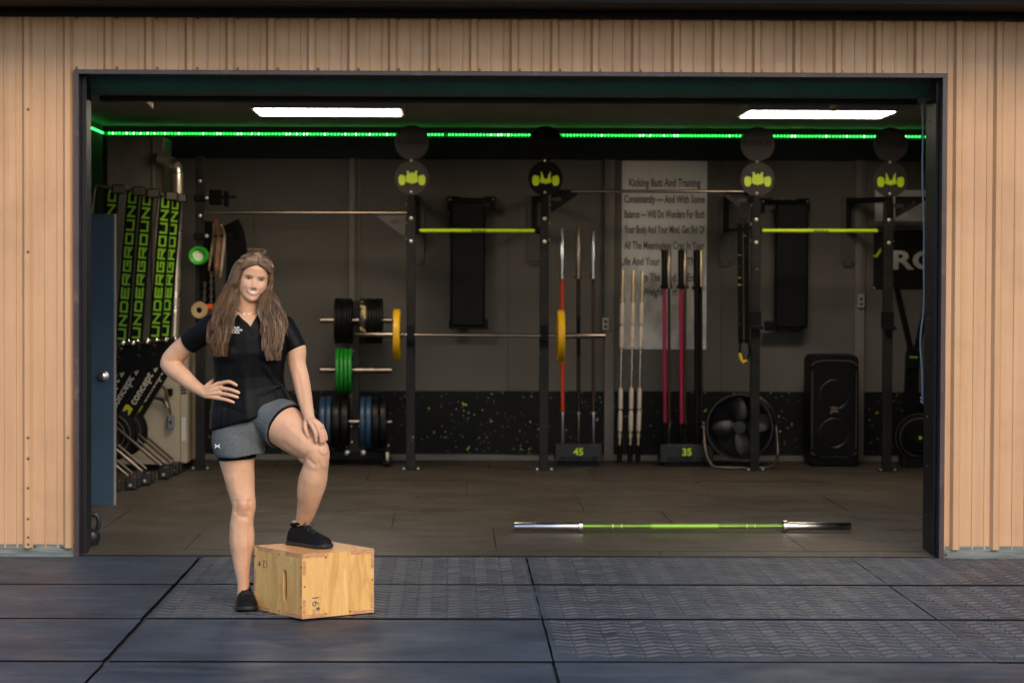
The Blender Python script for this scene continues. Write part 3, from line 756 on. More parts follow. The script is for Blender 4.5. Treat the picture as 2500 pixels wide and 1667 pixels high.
def stack(edges, py, r_, ms, desc, grp):
    for i in range(len(edges) - 1):
        a, b_ = edges[i], edges[i + 1]; wd = (b_ - a) / 284 - .002
        plate(desc % ORD[i], (a + b_) / 2, py, YP - .06, r_ * random.uniform(.985, 1.0), wd, ms[i] if isinstance(ms, list) else ms, grp)
lin = lambda a, b_, n: [a + (b_ - a) * i / n for i in range(n + 1)]
stack(lin(817, 861, 7), 783.5, .198, M_RUB, '%s black bumper plate from outside, top rack peg nearer the woman', 'black plates on the top peg')
stack([878, 896, 902, 908.5, 915, 921.5, 928, 935], 783.5, .198, [M_CAMO] + [M_RUB] * 6, '%s plate out from the post, top rack peg nearer the rig', 'plates on the top peg by the rig')
stack(lin(820, 861, 4), 904.5, .195, M_GRN, '%s green bumper plate from outside on the middle peg', 'green plates on the middle peg')
stack([781, 796.5, 810.5, 832, 853], 1030.5, .226, [M_BLU, M_BLU, M_RUB, M_RUB], '%s big plate from outside, bottom rack peg nearer the woman', 'big plates on the bottom peg')
stack([879, 893.5, 908.5, 927.5, 946], 1030.5, .226, [M_BLU, M_BLU, M_RUB, M_RUB], '%s big plate from the post, bottom rack peg nearer the rig', 'big plates on the bottom peg by the rig')

# barbell on the floor
YF = 1.28; zf = .010 + .037
fa, fb = at(1255, 1291, YF), at(2081, 1291, YF)
M_SHL = mat('lime_shaft', (0.15, 0.29, 0.03), 0.34, 0.35, var=0.25, vscale=8, stretch=(1, 8, 8))
M_SHL2 = mat('bright_lime_band', (0.24, 0.50, 0.04), 0.34, 0.2)
M_RING = mat('knurl_ring', (0.55, 0.60, 0.25), 0.4)
fbz = Vector((0, 0, 0))
barbell('lime green shafted barbell with chrome sleeves lying on the rubber floor', (fa.x, YF, zf), (fb.x, YF + .06, zf), .405, .405, M_SHL, M_CHROME, .0145, .025,
        bands=[(.405, .605, M_SHL2), (.290, .294, M_RING), (.316, .319, M_RING), (.688, .692, M_RING), (.712, .715, M_RING)])

# ---------------------------------------------------------------- stored barbells
YH = 6.78
def holder(label, num, xa, xb, ya, yb):
    a, b_ = at(xa, ya, YH - .14), at(xb, yb, YH - .14)
    t = thing('barbell_holder', label, 'barbell holder', ((a.x + b_.x) / 2, YH, .01))
    q = MB(); q.box(a.x, b_.x, YH - .14, YH + .14, b_.z + .03, a.z); bo = q.build('block', mat('holder_charcoal', (.010, .0095, .009), .5), t, bevel=.008)
    q = MB(); q.box(a.x + .03, b_.x - .03, YH - .13, YH + .13, .011, b_.z + .0295); q.build('foot', M_BLACK, t, bevel=.003)
    cx = (a.x + b_.x) / 2
    tv, tf = text_geo(num, .085, bold=.003); q = MB(); q.add([(cx + v[0], YH - .1425, PZ(1110, YH - .14) + v[1]) for v in tv], tf); q.build('number', M_LIME, bo)
    qd, L = block_text('ROGUE', .042, .056, .013, .013); q = MB()
    for i, c in enumerate(qd): q.add([(cx - L / 2 + p.x, YH - .1415 - i * .00008, PZ(1126, YH - .14) + p.y) for p in c], [(0, 1, 2, 3)])
    q.build('lettering', M_WALLD, bo)
    return t
h45 = holder('dark barbell holder block marked 45 beside the orange barbell', '45', 1355, 1470, 1083, 1136)
h35 = holder('dark barbell holder block marked 35 beside the drum fan', '35', 1612, 1742, 1085, 1138)
M_ORG = mat('orange_shaft', (0.62, 0.055, 0.008), 0.4, 0.1); M_MAG = mat('magenta_shaft', (0.34, 0.008, 0.060), 0.4, 0.1)
M_DSH = mat('dark_shaft', (0.035, 0.026, 0.02), 0.35, 0.7); M_BSH = mat('brown_shaft', (0.07, 0.04, 0.022), 0.4, 0.5)
M_SLB = mat('blue_tint_sleeve', (0.50, 0.52, 0.56), 0.28, 1.0); M_TANS = mat('bronze_sleeve', (0.66, 0.52, 0.34), 0.38, 0.6)
def vbar(label, pt, pb_, ytop, ymid_t, ymid_b, ybot, shaft, sleeve, Y, rs=.0135, rsl=.020, grp=None, sink=.06, bands=None):
    a, b_ = at(pb_, ybot, Y), at(pt, ytop, Y); a = a + (a - b_).normalized() * sink
    d = (b_ - a).length; k = (b_.z - a.z)
    L0 = (PZ(ymid_b, Y) - a.z) / k * d; L1 = (b_.z - PZ(ymid_t, Y)) / k * d
    return barbell(label, a, b_, L0, L1, shaft, sleeve, rs, rsl, 'barbell', 'barbell', bands, grp)
vbar('orange shafted barbell standing in the block marked 45', 1372, 1374, 557, 672, 1012, 1080, M_ORG, M_SLB, YH, .0165, .0205, 'barbells standing in the 45 block')
vbar('black shafted barbell standing in the block marked 45', 1412, 1413, 555, 672, 1012, 1080, M_DSH, M_STEEL, YH, .0165, .021, 'barbells standing in the 45 block', bands=[(.42, .60, M_BLACK)])
vbar('brown shafted barbell standing in the block marked 45', 1448, 1449, 562, 672, 1012, 1080, M_BSH, M_SLB, YH, .014, .018, 'barbells standing in the 45 block')
vbar('magenta barbell in the 35 block, nearer the white-grip bars', 1621, 1624, 610, 695, 1038, 1082, M_MAG, M_BLACK, YH - .05, .0160, .024, 'barbells standing in the 35 block')
vbar('dark barbell with pale sleeves between the two magenta barbells', 1633, 1634, 610, 695, 1038, 1082, M_BSH, M_STEEL, YH + .05, .0135, .020, 'barbells standing in the 35 block')
vbar('magenta barbell in the 35 block, nearer the drum fan', 1662, 1664, 610, 695, 1040, 1083, M_MAG, M_BLACK, YH - .05, .0175, .025, 'barbells standing in the 35 block')
vbar('dark barbell with pale sleeves behind the magenta one by the fan', 1672, 1672, 610, 695, 1040, 1083, M_BSH, M_STEEL, YH + .05, .0135, .020, 'barbells standing in the 35 block')
vbar('thick black barbell in the 35 block closest to the fan', 1701, 1703, 610, 697, 1036, 1083, M_BLACK, M_BLACK, YH - .03, .027, .030, 'barbells standing in the 35 block')
vbar('slim barbell with bronze sleeves behind the thick black one', 1711, 1712, 610, 697, 1036, 1083, M_DSH, M_TANS, YH + .06, .0135, .019, 'barbells standing in the 35 block')
for i, px in enumerate((1627, 1668, 1706)):       # sockets
    p = at(px, 1083, YH); q = MB(); q.lathe([(.034, p.z - .02), (.034, p.z + .14), (.030, p.z + .14), (.030, p.z - .02)], 'z', (p.x, YH, 0), 20)
    q.build('bar_socket', M_CHROME, h35, smooth=True)
M_GRIP = mat('cream_grip', (0.80, 0.68, 0.54), 0.5, var=0.1)
for i, (pt, pb_) in enumerate(((1521, 1512), (1547, 1538), (1569, 1557))):
    Y = 6.9; P = lambda py: at(pt + (pb_ - pt) * (py - 660) / 470, py, Y)
    t = thing('gripped_bar', '%s slim bar with cream grips leaning by the poster, counted from the 45 block' % ORD[i], 'bar', P(1130), 'bars with cream grips')
    q = MB(); q.tube([P(1052), P(735)], .0100, 10); q.build('shaft', M_CHROME, t, smooth=True)
    q = MB(); q.tube([P(732), P(728), P(662), P(660)], [.016, .0165, .0165, .014], 16); q.build('top_sleeve', M_TANS, t, smooth=True)
    q = MB(); q.tube([P(736), P(728)], .024, 16); q.build('collar', M_TANS, t, smooth=True)
    for y0, y1, y2 in ((738, 793, 848), (946, 1000, 1052)):
        for a, b_ in ((y0, y1 - 1.5), (y1 + 1.5, y2)):
            q = MB(); q.tube([P(a), P(a + 8), P(b_ - 2), P(b_)], [.013, .0195, .0195, .016], 14); q.build('grip', M_GRIP, t, smooth=True)
    q = MB(); q.tube([P(1052), P(1090)], .010, 12); q.tube([P(1058), P(1068)], .018, 12); q.build('end_fitting', M_TANS, t, smooth=True)
    q = MB(); e = P(1128); q.tube([P(1086), e], .022, 14); q.build('boot', M_BLACK, t, smooth=True)

# ---------------------------------------------------------------- poster with text
YPo = YB - .024
pa, pb = at(1519, 393, YPo), at(1724, 853, YPo)
po = thing('poster', 'tall white motivational poster with dark lettering on the back wall', 'poster', ((pa.x + pb.x) / 2, YPo, pb.z))
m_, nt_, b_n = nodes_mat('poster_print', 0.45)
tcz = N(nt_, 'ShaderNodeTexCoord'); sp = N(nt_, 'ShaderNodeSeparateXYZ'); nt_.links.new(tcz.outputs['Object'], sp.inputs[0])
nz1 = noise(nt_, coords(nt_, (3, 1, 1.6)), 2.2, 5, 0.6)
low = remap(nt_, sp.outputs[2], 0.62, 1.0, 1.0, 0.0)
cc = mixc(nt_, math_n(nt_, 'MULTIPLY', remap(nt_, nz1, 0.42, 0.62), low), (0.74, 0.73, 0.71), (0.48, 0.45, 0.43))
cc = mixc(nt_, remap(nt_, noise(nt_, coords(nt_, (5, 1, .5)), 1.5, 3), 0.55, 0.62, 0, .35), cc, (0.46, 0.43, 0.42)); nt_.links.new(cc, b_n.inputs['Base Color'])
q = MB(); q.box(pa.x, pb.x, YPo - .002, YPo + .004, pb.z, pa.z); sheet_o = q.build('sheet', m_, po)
LINES = [('Kicking Butt And Training', 445, 0), ('Consistently \u2014 And With Some', 485, 0), ('Balance \u2014 Will Do Wonders For Both', 522, 0), ('Your Body And Your Mind. Get Rid Of', 559, 0), ('All The Meaningless Crap In Your', 598, 0),
         ('Life And Your T', 637, 1570), ('Th', 637, 1686), ('gs Tha', 676, 1590), ('d', 676, 1646), ('En', 676, 1686), ('Weight', 711, 1594), ('rt', 711, 1647)]
M_INK = mat('poster_ink', (0.10, 0.085, 0.085), 0.6)
for i, (s_, py, pxc) in enumerate(LINES):
    tv, tf = text_geo(s_, .098, sx=.62, bold=.0025); q = MB(); cx = PX(pxc, YPo, py) if pxc else (pa.x + pb.x) / 2
    wmax = max(abs(v[0]) for v in tv); k = min(1.0, ((pb.x - pa.x) / 2 - .02) / wmax)
    q.add([(cx + v[0] * k, YPo - .0045, PZ(py + 9, YPo) + v[1]) for v in tv], tf); q.build('text_line', M_INK, sheet_o)
for px, py in ((1525, 398), (1719, 398), (1722, 848)):
    p = at(px, py, YPo); q = MB(); q.ball((p.x, YPo - .004, p.z), .007, 8, 5, (1, .5, 1)); q.build('pin', M_BOLT, po)
# black banner with big white lettering, and the pale board above it
pa, pb = at(2133, 562, YPo), at(2133, 706, YPo)
bn = thing('wall_banner', 'black wall banner with big white capital letters beside the door jamb', 'banner', (pa.x + .5, YPo, pb.z))
q = MB(); q.box(pa.x, pa.x + 1.12, YPo - .002, YPo + .004, pb.z, pa.z); so = q.build('cloth', M_RUB, bn)
lx = at(2176, 656, YPo); tv, tf = text_geo('ROGUE', .225, align='LEFT', sx=1.35, bold=.007); q = MB()
q.add([(lx.x + v[0], YPo - .0035, lx.z + v[1]) for v in tv], tf)
q.build('lettering', M_WHITE, so)
q = MB(); q.add([(p.x, YPo - .0036, p.z) for p in (at(2130, 625, YPo), at(2141, 629, YPo), at(2152, 612, YPo), at(2149, 606, YPo), at(2139, 621, YPo))], [(0, 1, 2, 3, 4)]); q.build('tick_mark', M_LIME, so)
p = at(2134, 703, YPo); q = MB(); q.ball((p.x, YPo - .004, p.z), .009, 8, 5); q.build('grommet', M_BOLT, so)
pa, pb = at(2136, 464, YPo), at(2136, 546, YPo)
wbd = thing('wall_board', 'pale grey board mounted high above the black banner', 'board', (pa.x + .5, YPo, pb.z))
q = MB(); q.box(pa.x, pa.x + 1.0, YPo - .012, YPo + .004, pb.z, pa.z); q.build('face', M_PAPER, wbd, bevel=.003)
q = MB(); q.box(pa.x, pa.x + 1.0, YPo - .03, YPo - .0125, pb.z - .015, pb.z + .02); q.build('ledge', M_BASE, wbd)

# ---------------------------------------------------------------- folded benches hung on the wall
def bench(label, xa, xb, pad_a, pad_b, y0, y1, foot_a, foot_b, fy0):
    Y = YB - .20; c = at((xa + xb) / 2, y1, Y); t = thing('hanging_bench', label, 'bench', (c.x, Y, c.z), 'benches hung on the back wall')
    a, b_ = at(xa, y0, Y), at(xb, y0 + 36, Y)
    q = MB(); q.box(a.x, b_.x, Y + .02, Y + .17, a.z - .018, a.z); q.box(a.x, a.x + .035, Y + .0, Y + .16, b_.z, a.z - .0185); q.box(b_.x - .035, b_.x, Y + .0, Y + .16, b_.z, a.z - .0185); q.build('hanger', M_BLACK, t, bevel=.004)
    tv, tf = text_geo('FAT BACK PAD', .020, sx=1.5); q = MB(); q.add([((a.x + b_.x) / 2 + v[0], Y + .0185, a.z - .014 + v[1]) for v in tv], tf); q.build('lettering', M_LIMED, t)
    for px in (xa + 6, xb - 6):
        p = at(px, y0 + 8, Y - .003); q = MB(); q.ball((p.x, Y - .002, p.z), .009, 8, 5); q.build('bolt', M_BOLT, t, smooth=True)
    a, b_ = at(pad_a, y0 + 12, Y - .04), at(pad_b, y1, Y - .04); zm = (a.z + b_.z) / 2 + .02
    for z0, z1 in ((b_.z + .02, a.z),):
        q = MB(); q.box(a.x, b_.x, Y - .06, Y + .03, z0, z1); q.build('pad', M_PAD, t, bevel=.022, bseg=3, smooth=True)
    q = MB(); q.box(a.x + .06, b_.x - .06, Y + .035, Y + .10, b_.z + .05, a.z - .05); q.build('spine', M_BLACK, t, bevel=.004)
    a, b_ = at(foot_a, fy0, Y), at(foot_b, y1, Y); q = MB(); q.box(a.x, b_.x, Y - .045, Y + .02, b_.z, a.z - .02); q.build('foot', M_BLACK, t, bevel=.01)
bench('black padded bench hung on the wall behind the racked barbell', 1092, 1210, 1100, 1184, 479, 803, 1096, 1191, 773)
bench('black padded bench hung on the wall above the tall speaker', 1858, 1977, 1894, 1972, 484, 807, 1866, 1960, 778)

# ---------------------------------------------------------------- drum fan
YFn = 6.55
fc = at(1817, 1043, YFn - .16)
fan = thing('drum_fan', 'large round black drum fan on a tube stand between barbells and speaker', 'fan', (fc.x, YFn, .01))
rF = 78 / 287
M_FAN = mat('fan_black', (0.010, 0.009, 0.008), 0.45, var=0.3)
FT = Matrix.Translation((fc.x, YFn, fc.z)) @ Matrix.Rotation(R(-14), 4, 'Z')
q = MB(); q.lathe([(rF, -.16), (rF + .012, -.16), (rF + .012, -.145), (rF + .003, -.14), (rF + .003, .14), (rF + .012, .145), (rF + .012, .16), (rF, .16), (rF - .004, .14), (rF - .004, -.14), (rF, -.16)], 'y', n=56); q.xform(FT); q.build('drum', M_FAN, fan, smooth=True)
q = MB()
for rr in (.05, .085, .12, .155, .19, .225, .255):
    q.tube([(rr * math.cos(2 * math.pi * k / 40), -.150, rr * math.sin(2 * math.pi * k / 40)) for k in range(40)], .0016, 4, closed=True)
for k in range(8):
    a = k * math.pi / 4 + .2; q.cyl((.03 * math.cos(a), -.152, .03 * math.sin(a)), (rF * math.cos(a), -.152, rF * math.sin(a)), .0022, 5)
q.xform(FT); q.build('guard', M_FAN, fan, kind='stuff')
q = MB(); q.lathe([(.0001, -.158), (.05, -.156), (.055, -.06), (.055, .06), (.0001, .06)], 'y', n=20); q.xform(FT); q.build('hub', M_FAN, fan, smooth=True)
M_BLADE = mat('blade_metal', (0.16, 0.14, 0.12), 0.45, 0.4, var=0.3)
for k in range(4):
    a0 = k * math.pi / 2 + R(12); b_ = MB(); pts = []
    for i in range(5):
        rr = .05 + (rF - .075) * i / 4; hwd = .05 + .03 * math.sin(math.pi * i / 4)
        for sg in (-1, 1):
            u, v_ = rr, sg * hwd; yy = sg * .045 + .01
            pts.append((u * math.cos(a0) - v_ * math.sin(a0), yy - .03, u * math.sin(a0) + v_ * math.cos(a0)))
    b_.add(pts, [(2 * i, 2 * i + 1, 2 * i + 3, 2 * i + 2) for i in range(4)]); b_.xform(FT); o = b_.build('blade', M_BLADE, fan, smooth=True)
    so = o.modifiers.new('thick', 'SOLIDIFY'); so.thickness = .004
q = MB(); q.lathe([(.0001, .155), (rF - .006, .155), (rF - .006, .158), (.0001, .158)], 'y', n=40); q.xform(FT); q.build('back_grille', M_WALLD, fan)
P = lambda px, py, dy: at(px, py, YFn + dy)
def smooth_path(pts, n=6):
    """Catmull-Rom through the points"""
    pts = [Vector(p) for p in pts]; out = []
    for i in range(len(pts) - 1):
        p0, p1, p2, p3 = pts[max(i - 1, 0)], pts[i], pts[i + 1], pts[min(i + 2, len(pts) - 1)]
        for k in range(n):
            t = k / n; out.append(0.5 * ((2 * p1) + (p2 - p0) * t + (2 * p0 - 5 * p1 + 4 * p2 - p3) * t * t + (3 * p1 - p0 - 3 * p2 + p3) * t ** 3))
    out.append(pts[-1]); return out
stand = [P(1719, 1040, -.0), P(1722, 1095, -.1), P(1737, 1133, -.2), P(1765, 1141, -.24), P(1860, 1142, -.24), P(1890, 1133, -.2), P(1899, 1105, -.1), P(1895, 1040, .0)]
for v in stand: v.z = max(v.z, .024)
q = MB(); q.tube(smooth_path(stand), .0125, 10); q.build('stand', mat('stand_tube', (.10, .085, .07), .35, .6), fan, smooth=True)
# ---------------------------------------------------------------- tall speaker
YS = 6.66
sa, sb = at(1978, 866, YS), at(2096, 1133, YS)
spk = thing('party_speaker', 'tall black rounded loudspeaker standing on the floor before the back wall', 'speaker', ((sa.x + sb.x) / 2, YS + .18, .011))
cx, hw, hz = (sa.x + sb.x) / 2, (sb.x - sa.x) / 2, sa.z
M_SPK = mat('speaker_black', (0.005, 0.0048, 0.0046), 0.45, spec=0.15, var=0.2)
def rrect(x0, x1, z0, z1, r_, n=6):
    pts = []
    for cx_, cz_, a0 in ((x1 - r_, z1 - r_, 0), (x0 + r_, z1 - r_, 90), (x0 + r_, z0 + r_, 180), (x1 - r_, z0 + r_, 270)):
        for i in range(n + 1): a = R(a0 + 90 * i / n); pts.append((cx_ + r_ * math.cos(a), cz_ + r_ * math.sin(a)))
    return pts
q = MB(); q.prism(rrect(cx - hw, cx + hw, .012, hz, .06), YS + .012, YS + .37); q.build('cabinet', M_SPK, spk, bevel=.01, bseg=2, smooth=True)
q = MB(); q.prism(rrect(cx - hw + .035, cx + hw - .035, .10, hz - .075, .04), YS - .004, YS + .0118); gr = q.build('grille', mat('grille_mesh', (.004, .004, .0042), .6, spec=.2, bump=.6, bscale=400), spk, bevel=.004)
for zz in (.30, .63):
    q = MB(); q.lathe([(.115, -.003), (.124, -.009), (.133, -.003), (.115, -.003)], 'y', (cx, YS, zz), 40); q.build('woofer_ring', mat('woofer_ring', (.008, .008, .008), .4), gr, smooth=True)
M_STRIP = mat('speaker_strip', (.20, .18, .16), .3, .6)
for sg in (-1, 1):
    q = MB(); e = [(cx + sg * (hw - .022), YS + .008, z) for z in (.16, .5, hz - .14)]; q.tube(e, .004, 6); q.build('light_strip', M_STRIP, spk)
for z0, sgz in ((hz - .05, 1), (.095, -1)):
    q = MB(); q.tube([(cx - hw + .012, YS + .006, z0 - sgz * .04), (cx - hw + .05, YS + .006, z0 - sgz * .012), (cx - hw * .5, YS + .006, z0), (cx + hw * .5, YS + .006, z0), (cx + hw - .05, YS + .006, z0 - sgz * .012), (cx + hw - .012, YS + .006, z0 - sgz * .04)], .005, 6); q.build('trim_line', M_STRIP, spk, smooth=True)
tv, tf = text_geo('JBL', .062, bold=.003, sx=.8); q = MB(); zt = PZ(1003, YS); q.add([(cx + v[0], YS - .0065, zt + v[1]) for v in tv], tf); q.build('logo', mat('badge', (.20, .12, .085), .4), gr)
# ---------------------------------------------------------------- suspension trainer
YT = YR - .06
st = thing('suspension_trainer', 'black and yellow suspension straps with looped handle hanging beside the rig upright', 'straps', at(1812, 885, YT))
M_STRAP = mat('strap_black', (.005, .005, .0045), .8, spec=.06, col2=(.26, .23, .03), c2scale=14, c2lo=.66, c2hi=.68, stretch=(1, 1, 4))
for px0, px1 in ((1806, 1808), (1822, 1824)):
    a, b_ = at(px0, 545, YT), at(px1, 838, YT); q = MB(); q.bar(a, b_, .042, .010, (0, 1, 0)); q.build('strap', M_STRAP, st)
loop = [at(1808, 838, YT), at(1806, 855, YT), at(1809, 872, YT), at(1815, 884, YT), at(1824, 878, YT), at(1830, 860, YT), at(1828, 842, YT), at(1822, 832, YT), at(1812, 832, YT)]
q = MB(); q.tube(smooth_path(loop), .009, 8); lo_ = q.build('loop', M_STRAP, st, smooth=True)
q = MB(); q.tube([at(1805.5, 862, YT), at(1809, 876, YT), at(1815, 885, YT), at(1824, 879, YT)], .014, 10); q.build('grip', mat('yellow_grip', (.72, .47, .01), .5), st, smooth=True)
q = MB(); a = at(1814, 540, YT); q.box(a.x - .035, a.x + .035, YT - .004, YT + .02, a.z - .01, a.z + .03); q.build('buckle', M_BLACK, st)

# ---------------------------------------------------------------- rowing machines stored upright
M_ROWB = mat('rower_black', (.0055, .0053, .0052), .5, spec=.12, var=.2)
M_ROWG = mat('rower_grey', (.15, .13, .11), .4, .3)
M_TUBE = mat('leg_tube', (.12, .10, .085), .35, .6)
M_CAPB = mat('rubber_cap', (.010, .010, .011), .55)
def rower_proto():
    """local x to the room, z up; the rail stands, the flywheel arm slopes down and out"""
    t = thing('rowing_machine', 'x', 'rowing machine', (0, 0, 0), 'rowing machines stored upright by the left wall')
    rb, rt = Vector((-.045, 0, 1.13)), Vector((.045, 0, 2.28))
    d = (rt - rb).normalized(); n_ = Vector((d.z, 0, -d.x))          # n_: to the right of the rail
    q = MB(); q.bar(rb - d * .05, rt, .05, .096, (1, 0, 0)); rail = q.build('monorail', M_ROWB, t, world=False, bevel=.004)
    qd, L = block_text('UNDERGROUND', .062, .088, .0165, .0155); q = MB()
    k = (rt - rb).length * .97 / L
    for i, c in enumerate(qd):
        pts = []
        for p in c:
            w_ = rb + d * (p.x * k + .01) - n_ * (p.y - .031); pts.append((w_.x, -.0265 - i * .00006, w_.z))
        q.add(pts, [(0, 1, 2, 3)])
    q.build('lettering', M_LIMED, rail, world=False)
    q = MB(); c = rt + n_ * .035; q.box(c.x - .04, c.x + .055, -.045, .045, c.z - .05, c.z + .02); ec = q.build('end_stop', M_ROWB, t, world=False, bevel=.006)
    q = MB(); q.box(c.x - .030, c.x + .05, -.049, -.0455, c.z - .042, c.z + .012); q.build('end_face', M_ROWG, ec, world=False, bevel=.001)
    q = MB(); q.tube(smooth_path([rt + n_ * .02 + Vector((0, -.03, -.02)), rt - n_ * .10 + Vector((0, -.03, .0)), rt - n_ * .135 + Vector((0, -.03, -.05)), rt - n_ * .14 - d * .45 + Vector((0, -.03, 0))]), .009, 8); q.build('rear_leg', M_ROWG, t, world=False, smooth=True)
    # clamp and foot rests
    q = MB(); q.tube([(-.12, -.05, 1.10), (.06, -.05, 1.12)], .013, 8); q.build('clamp_bar', M_CHROME, t, world=False, smooth=True)
    for cx_ in (-.10, -.03, .045):
        q = MB(); q.ball((cx_, -.065, 1.115), .022, 8, 6); q.build('clamp_knob', M_CHROME, t, world=False, smooth=True)
    q = MB(); q.prism([(-.02, 1.09), (.08, 1.13), (.10, 1.07), (-.03, .90), (-.16, .82), (-.20, .86), (-.11, 1.0)], -.045, .045); q.build('foot_rest', M_ROWB, t, world=False, bevel=.01)
    # flywheel arm
    a, b_ = Vector((.045, 0, 1.05)), Vector((-.36, 0, .38)); da = (b_ - a).normalized(); na = Vector((-da.z, 0, da.x))
    q = MB(); q.bar(a, b_, .07, .135, (1, 0, 0)); arm = q.build('flywheel_arm', M_ROWB, t, world=False, bevel=.008)
    tv, tf = text_geo('concept 2', .088, bold=.002, align='LEFT'); q = MB()
    dd = -da; nn = Vector((-dd.z, 0, dd.x)); o_ = b_ + dd * .26 - nn * .025
    q.add([tuple(o_ + dd * v[0] + nn * v[1] + Vector((0, -.0365, 0))) for v in tv], tf); q.build('lettering', mat('cream_print', (.55, .50, .42), .5), arm, world=False)
    q = MB(); q.add([tuple(o_ + dd * u + nn * v + Vector((0, -.0365, 0))) for u, v in ((-.11, .0), (-.05, .03), (-.10, .06), (-.03, .075), (-.02, .04), (-.03, .0))], [(0, 1, 4, 5), (1, 2, 3, 4)]); q.build('emblem', mat('yellow_print', (.55, .52, .02), .5), arm, world=False)
    # flywheel
    fcn = Vector((-.40, 0, .36))
    q = MB(); q.lathe([(.0001, -.07), (.10, -.075), (.20, -.06), (.215, -.03), (.215, .03), (.20, .06), (.0001, .07)], 'y', fcn, 36); fw_ = q.build('flywheel', M_ROWB, t, world=False, smooth=True)
    for rr in (.12, .165):
        q = MB(); q.tube([fcn + Vector((rr * math.cos(2 * math.pi * i / 28), -.076, rr * math.sin(2 * math.pi * i / 28))) for i in range(28)], .004, 5, closed=True); q.build('vent_ring', M_ROWG, fw_, world=False, smooth=True)
    # front legs with rubber-capped cross bar
    for sy in (-.12, .12):
        q = MB(); q.tube([(-.40, sy * .4, .45), (-.32, sy, .40), (.015, sy, .115)], .0125, 8); q.build('leg', M_TUBE, t, world=False, smooth=True)
        q = MB(); q.box(-.005, .085, sy - .035, sy + .035, .012, .10); cp = q.build('foot', M_CAPB, t, world=False, bevel=.014)
        q = MB(); q.cyl((.04, sy - .034, .05), (.04, sy - .040, .05), .012, 10); q.build('foot_bolt', M_BOLT, cp, world=False)
    q = MB(); q.cyl((.04, -.12, .085), (.04, .12, .085), .016, 10); q.build('cross_bar', M_TUBE, t, world=False, smooth=True)
    return t
proto = rower_proto()
RW = [('rowing machine stored upright nearest the blue door, lettering half hidden', 262, 4.0), ('second upright rowing machine behind the blue door edge', 312, 4.35),
      ('third upright rowing machine, its green lettering largest in view', 347, 4.75), ('fourth upright rowing machine, in front of the plenum edge', 393, 5.35), ('fifth upright rowing machine, against the silver flue pipe', 416, 5.75)]
for i, (lab, px, Y) in enumerate(RW):
    o = proto if i == 0 else copy_tree(proto)
    o['label'] = lab; o.location = (PX(px, Y, 650), Y, 0.0)
# another stands by the right wall, seen from the front
t = thing('rowing_machine', 'dark rowing machine standing beside the right door jamb, round flywheel low down', 'rowing machine', (PX(2235, 6.7), 6.7, .011), 'rowing machine by the right wall')
wc = at(2240, 1066, 6.6); rw = 58 / 287
q = MB(); q.lathe([(.0001, -.12), (.06, -.12), (.07, -.10), (rw * .62, -.10), (rw * .66, -.07), (rw * .9, -.06), (rw, -.03), (rw, .06), (rw * .8, .10), (.0001, .10)], 'y', wc, 44); fw_ = q.build('flywheel', M_ROWB, t, smooth=True)
q = MB(); q.lathe([(.0001, -.123), (.016, -.122)], 'y', wc, 16); q.build('hub_badge', M_LIMED, fw_)
for rr in (.8, .97):
    q = MB(); q.tube([Vector(wc) + Vector((rr * rw * math.cos(2 * math.pi * i / 36), -.066 if rr < .9 else -.04, rr * rw * math.sin(2 * math.pi * i / 36))) for i in range(36)], .004, 5, closed=True); q.build('vent_ring', M_ROWG, fw_, smooth=True)
A = lambda px, py, Y=6.68: at(px, py, Y)
q = MB(); q.bar(A(2222, 1030), A(2228, 862), .11, .10, (0, 1, 0)); q.build('post', M_ROWB, t, bevel=.01)
for k, (p_, q_) in enumerate((((2226, 862), (2186, 690)), ((2236, 862), (2275, 690)))):
    q = MB(); q.bar(A(*p_), A(*q_), .045, .06, (0, 1, 0)); q.build('arm', M_ROWB, t, bevel=.006)
q = MB(); c = A(2228, 872, 6.62); q.box(c.x - .05, c.x + .06, c.y - .02, c.y + .03, c.z - .10, c.z + .075); hd = q.build('monitor', M_BLACK, t, bevel=.008)
q = MB(); q.box(c.x - .03, c.x + .04, c.y - .0225, c.y - .0205, c.z - .006, c.z + .008); q.build('monitor_label', M_LIMED, hd)
q = MB(); c = A(2235, 1120, 6.7); q.box(c.x - .12, c.x + .25, 6.62, 6.86, .012, c.z + .06); q.build('foot', M_CAPB, t, bevel=.01)

# ---------------------------------------------------------------- furnace, plenum and flue in the corner
YG = 6.05
M_BEIGE = mat('beige_enamel', (.46, .38, .27), .45, var=.1, vscale=4)
M_PLEN = mat('galvanised_duct', (.13, .125, .10), .45, .25, var=.2)
fx0, fx1 = PX(282, YG, 1000), PX(440, YG, 1000)
fur = thing('furnace', 'beige furnace cabinet with vents and switch box behind the rowing machines', 'furnace', ((fx0 + fx1) / 2, YG + .35, .011))
zt = PZ(846, YG); fx2 = PX(457, YG)
q = MB(); q.box(fx0, fx1, YG, YG + .7, .06, zt); cb = q.build('cabinet', M_BEIGE, fur, bevel=.008)
q = MB(); q.box(fx1 + .001, fx2, YG - .004, YG + .70, .075, zt - .02); sd = q.build('side_door', M_BEIGE, fur, bevel=.005)
q = MB(); q.box(fx0 + .03, fx2 - .02, YG + .02, YG + .68, .0115, .0595); q.build('plinth', M_BLACK, fur)
q = MB(); q.box(fx0 + .03, fx1 - .03, YG - .004, YG - .0005, .12, .60); q.build('lower_panel', M_BEIGE, fur, bevel=.003)
q = MB(); q.box(fx0 + .03, fx1 - .03, YG - .004, YG - .0005, .61, zt - .03); q.build('upper_panel', M_BEIGE, fur, bevel=.003)
for k in range(9):
    q = MB(); z = PZ(905, YG) - k * .024; q.box(fx1 + .008, fx2 - .006, YG - .007, YG - .0045, z - .008, z + .006); q.build('louvre', M_WALLD, sd)
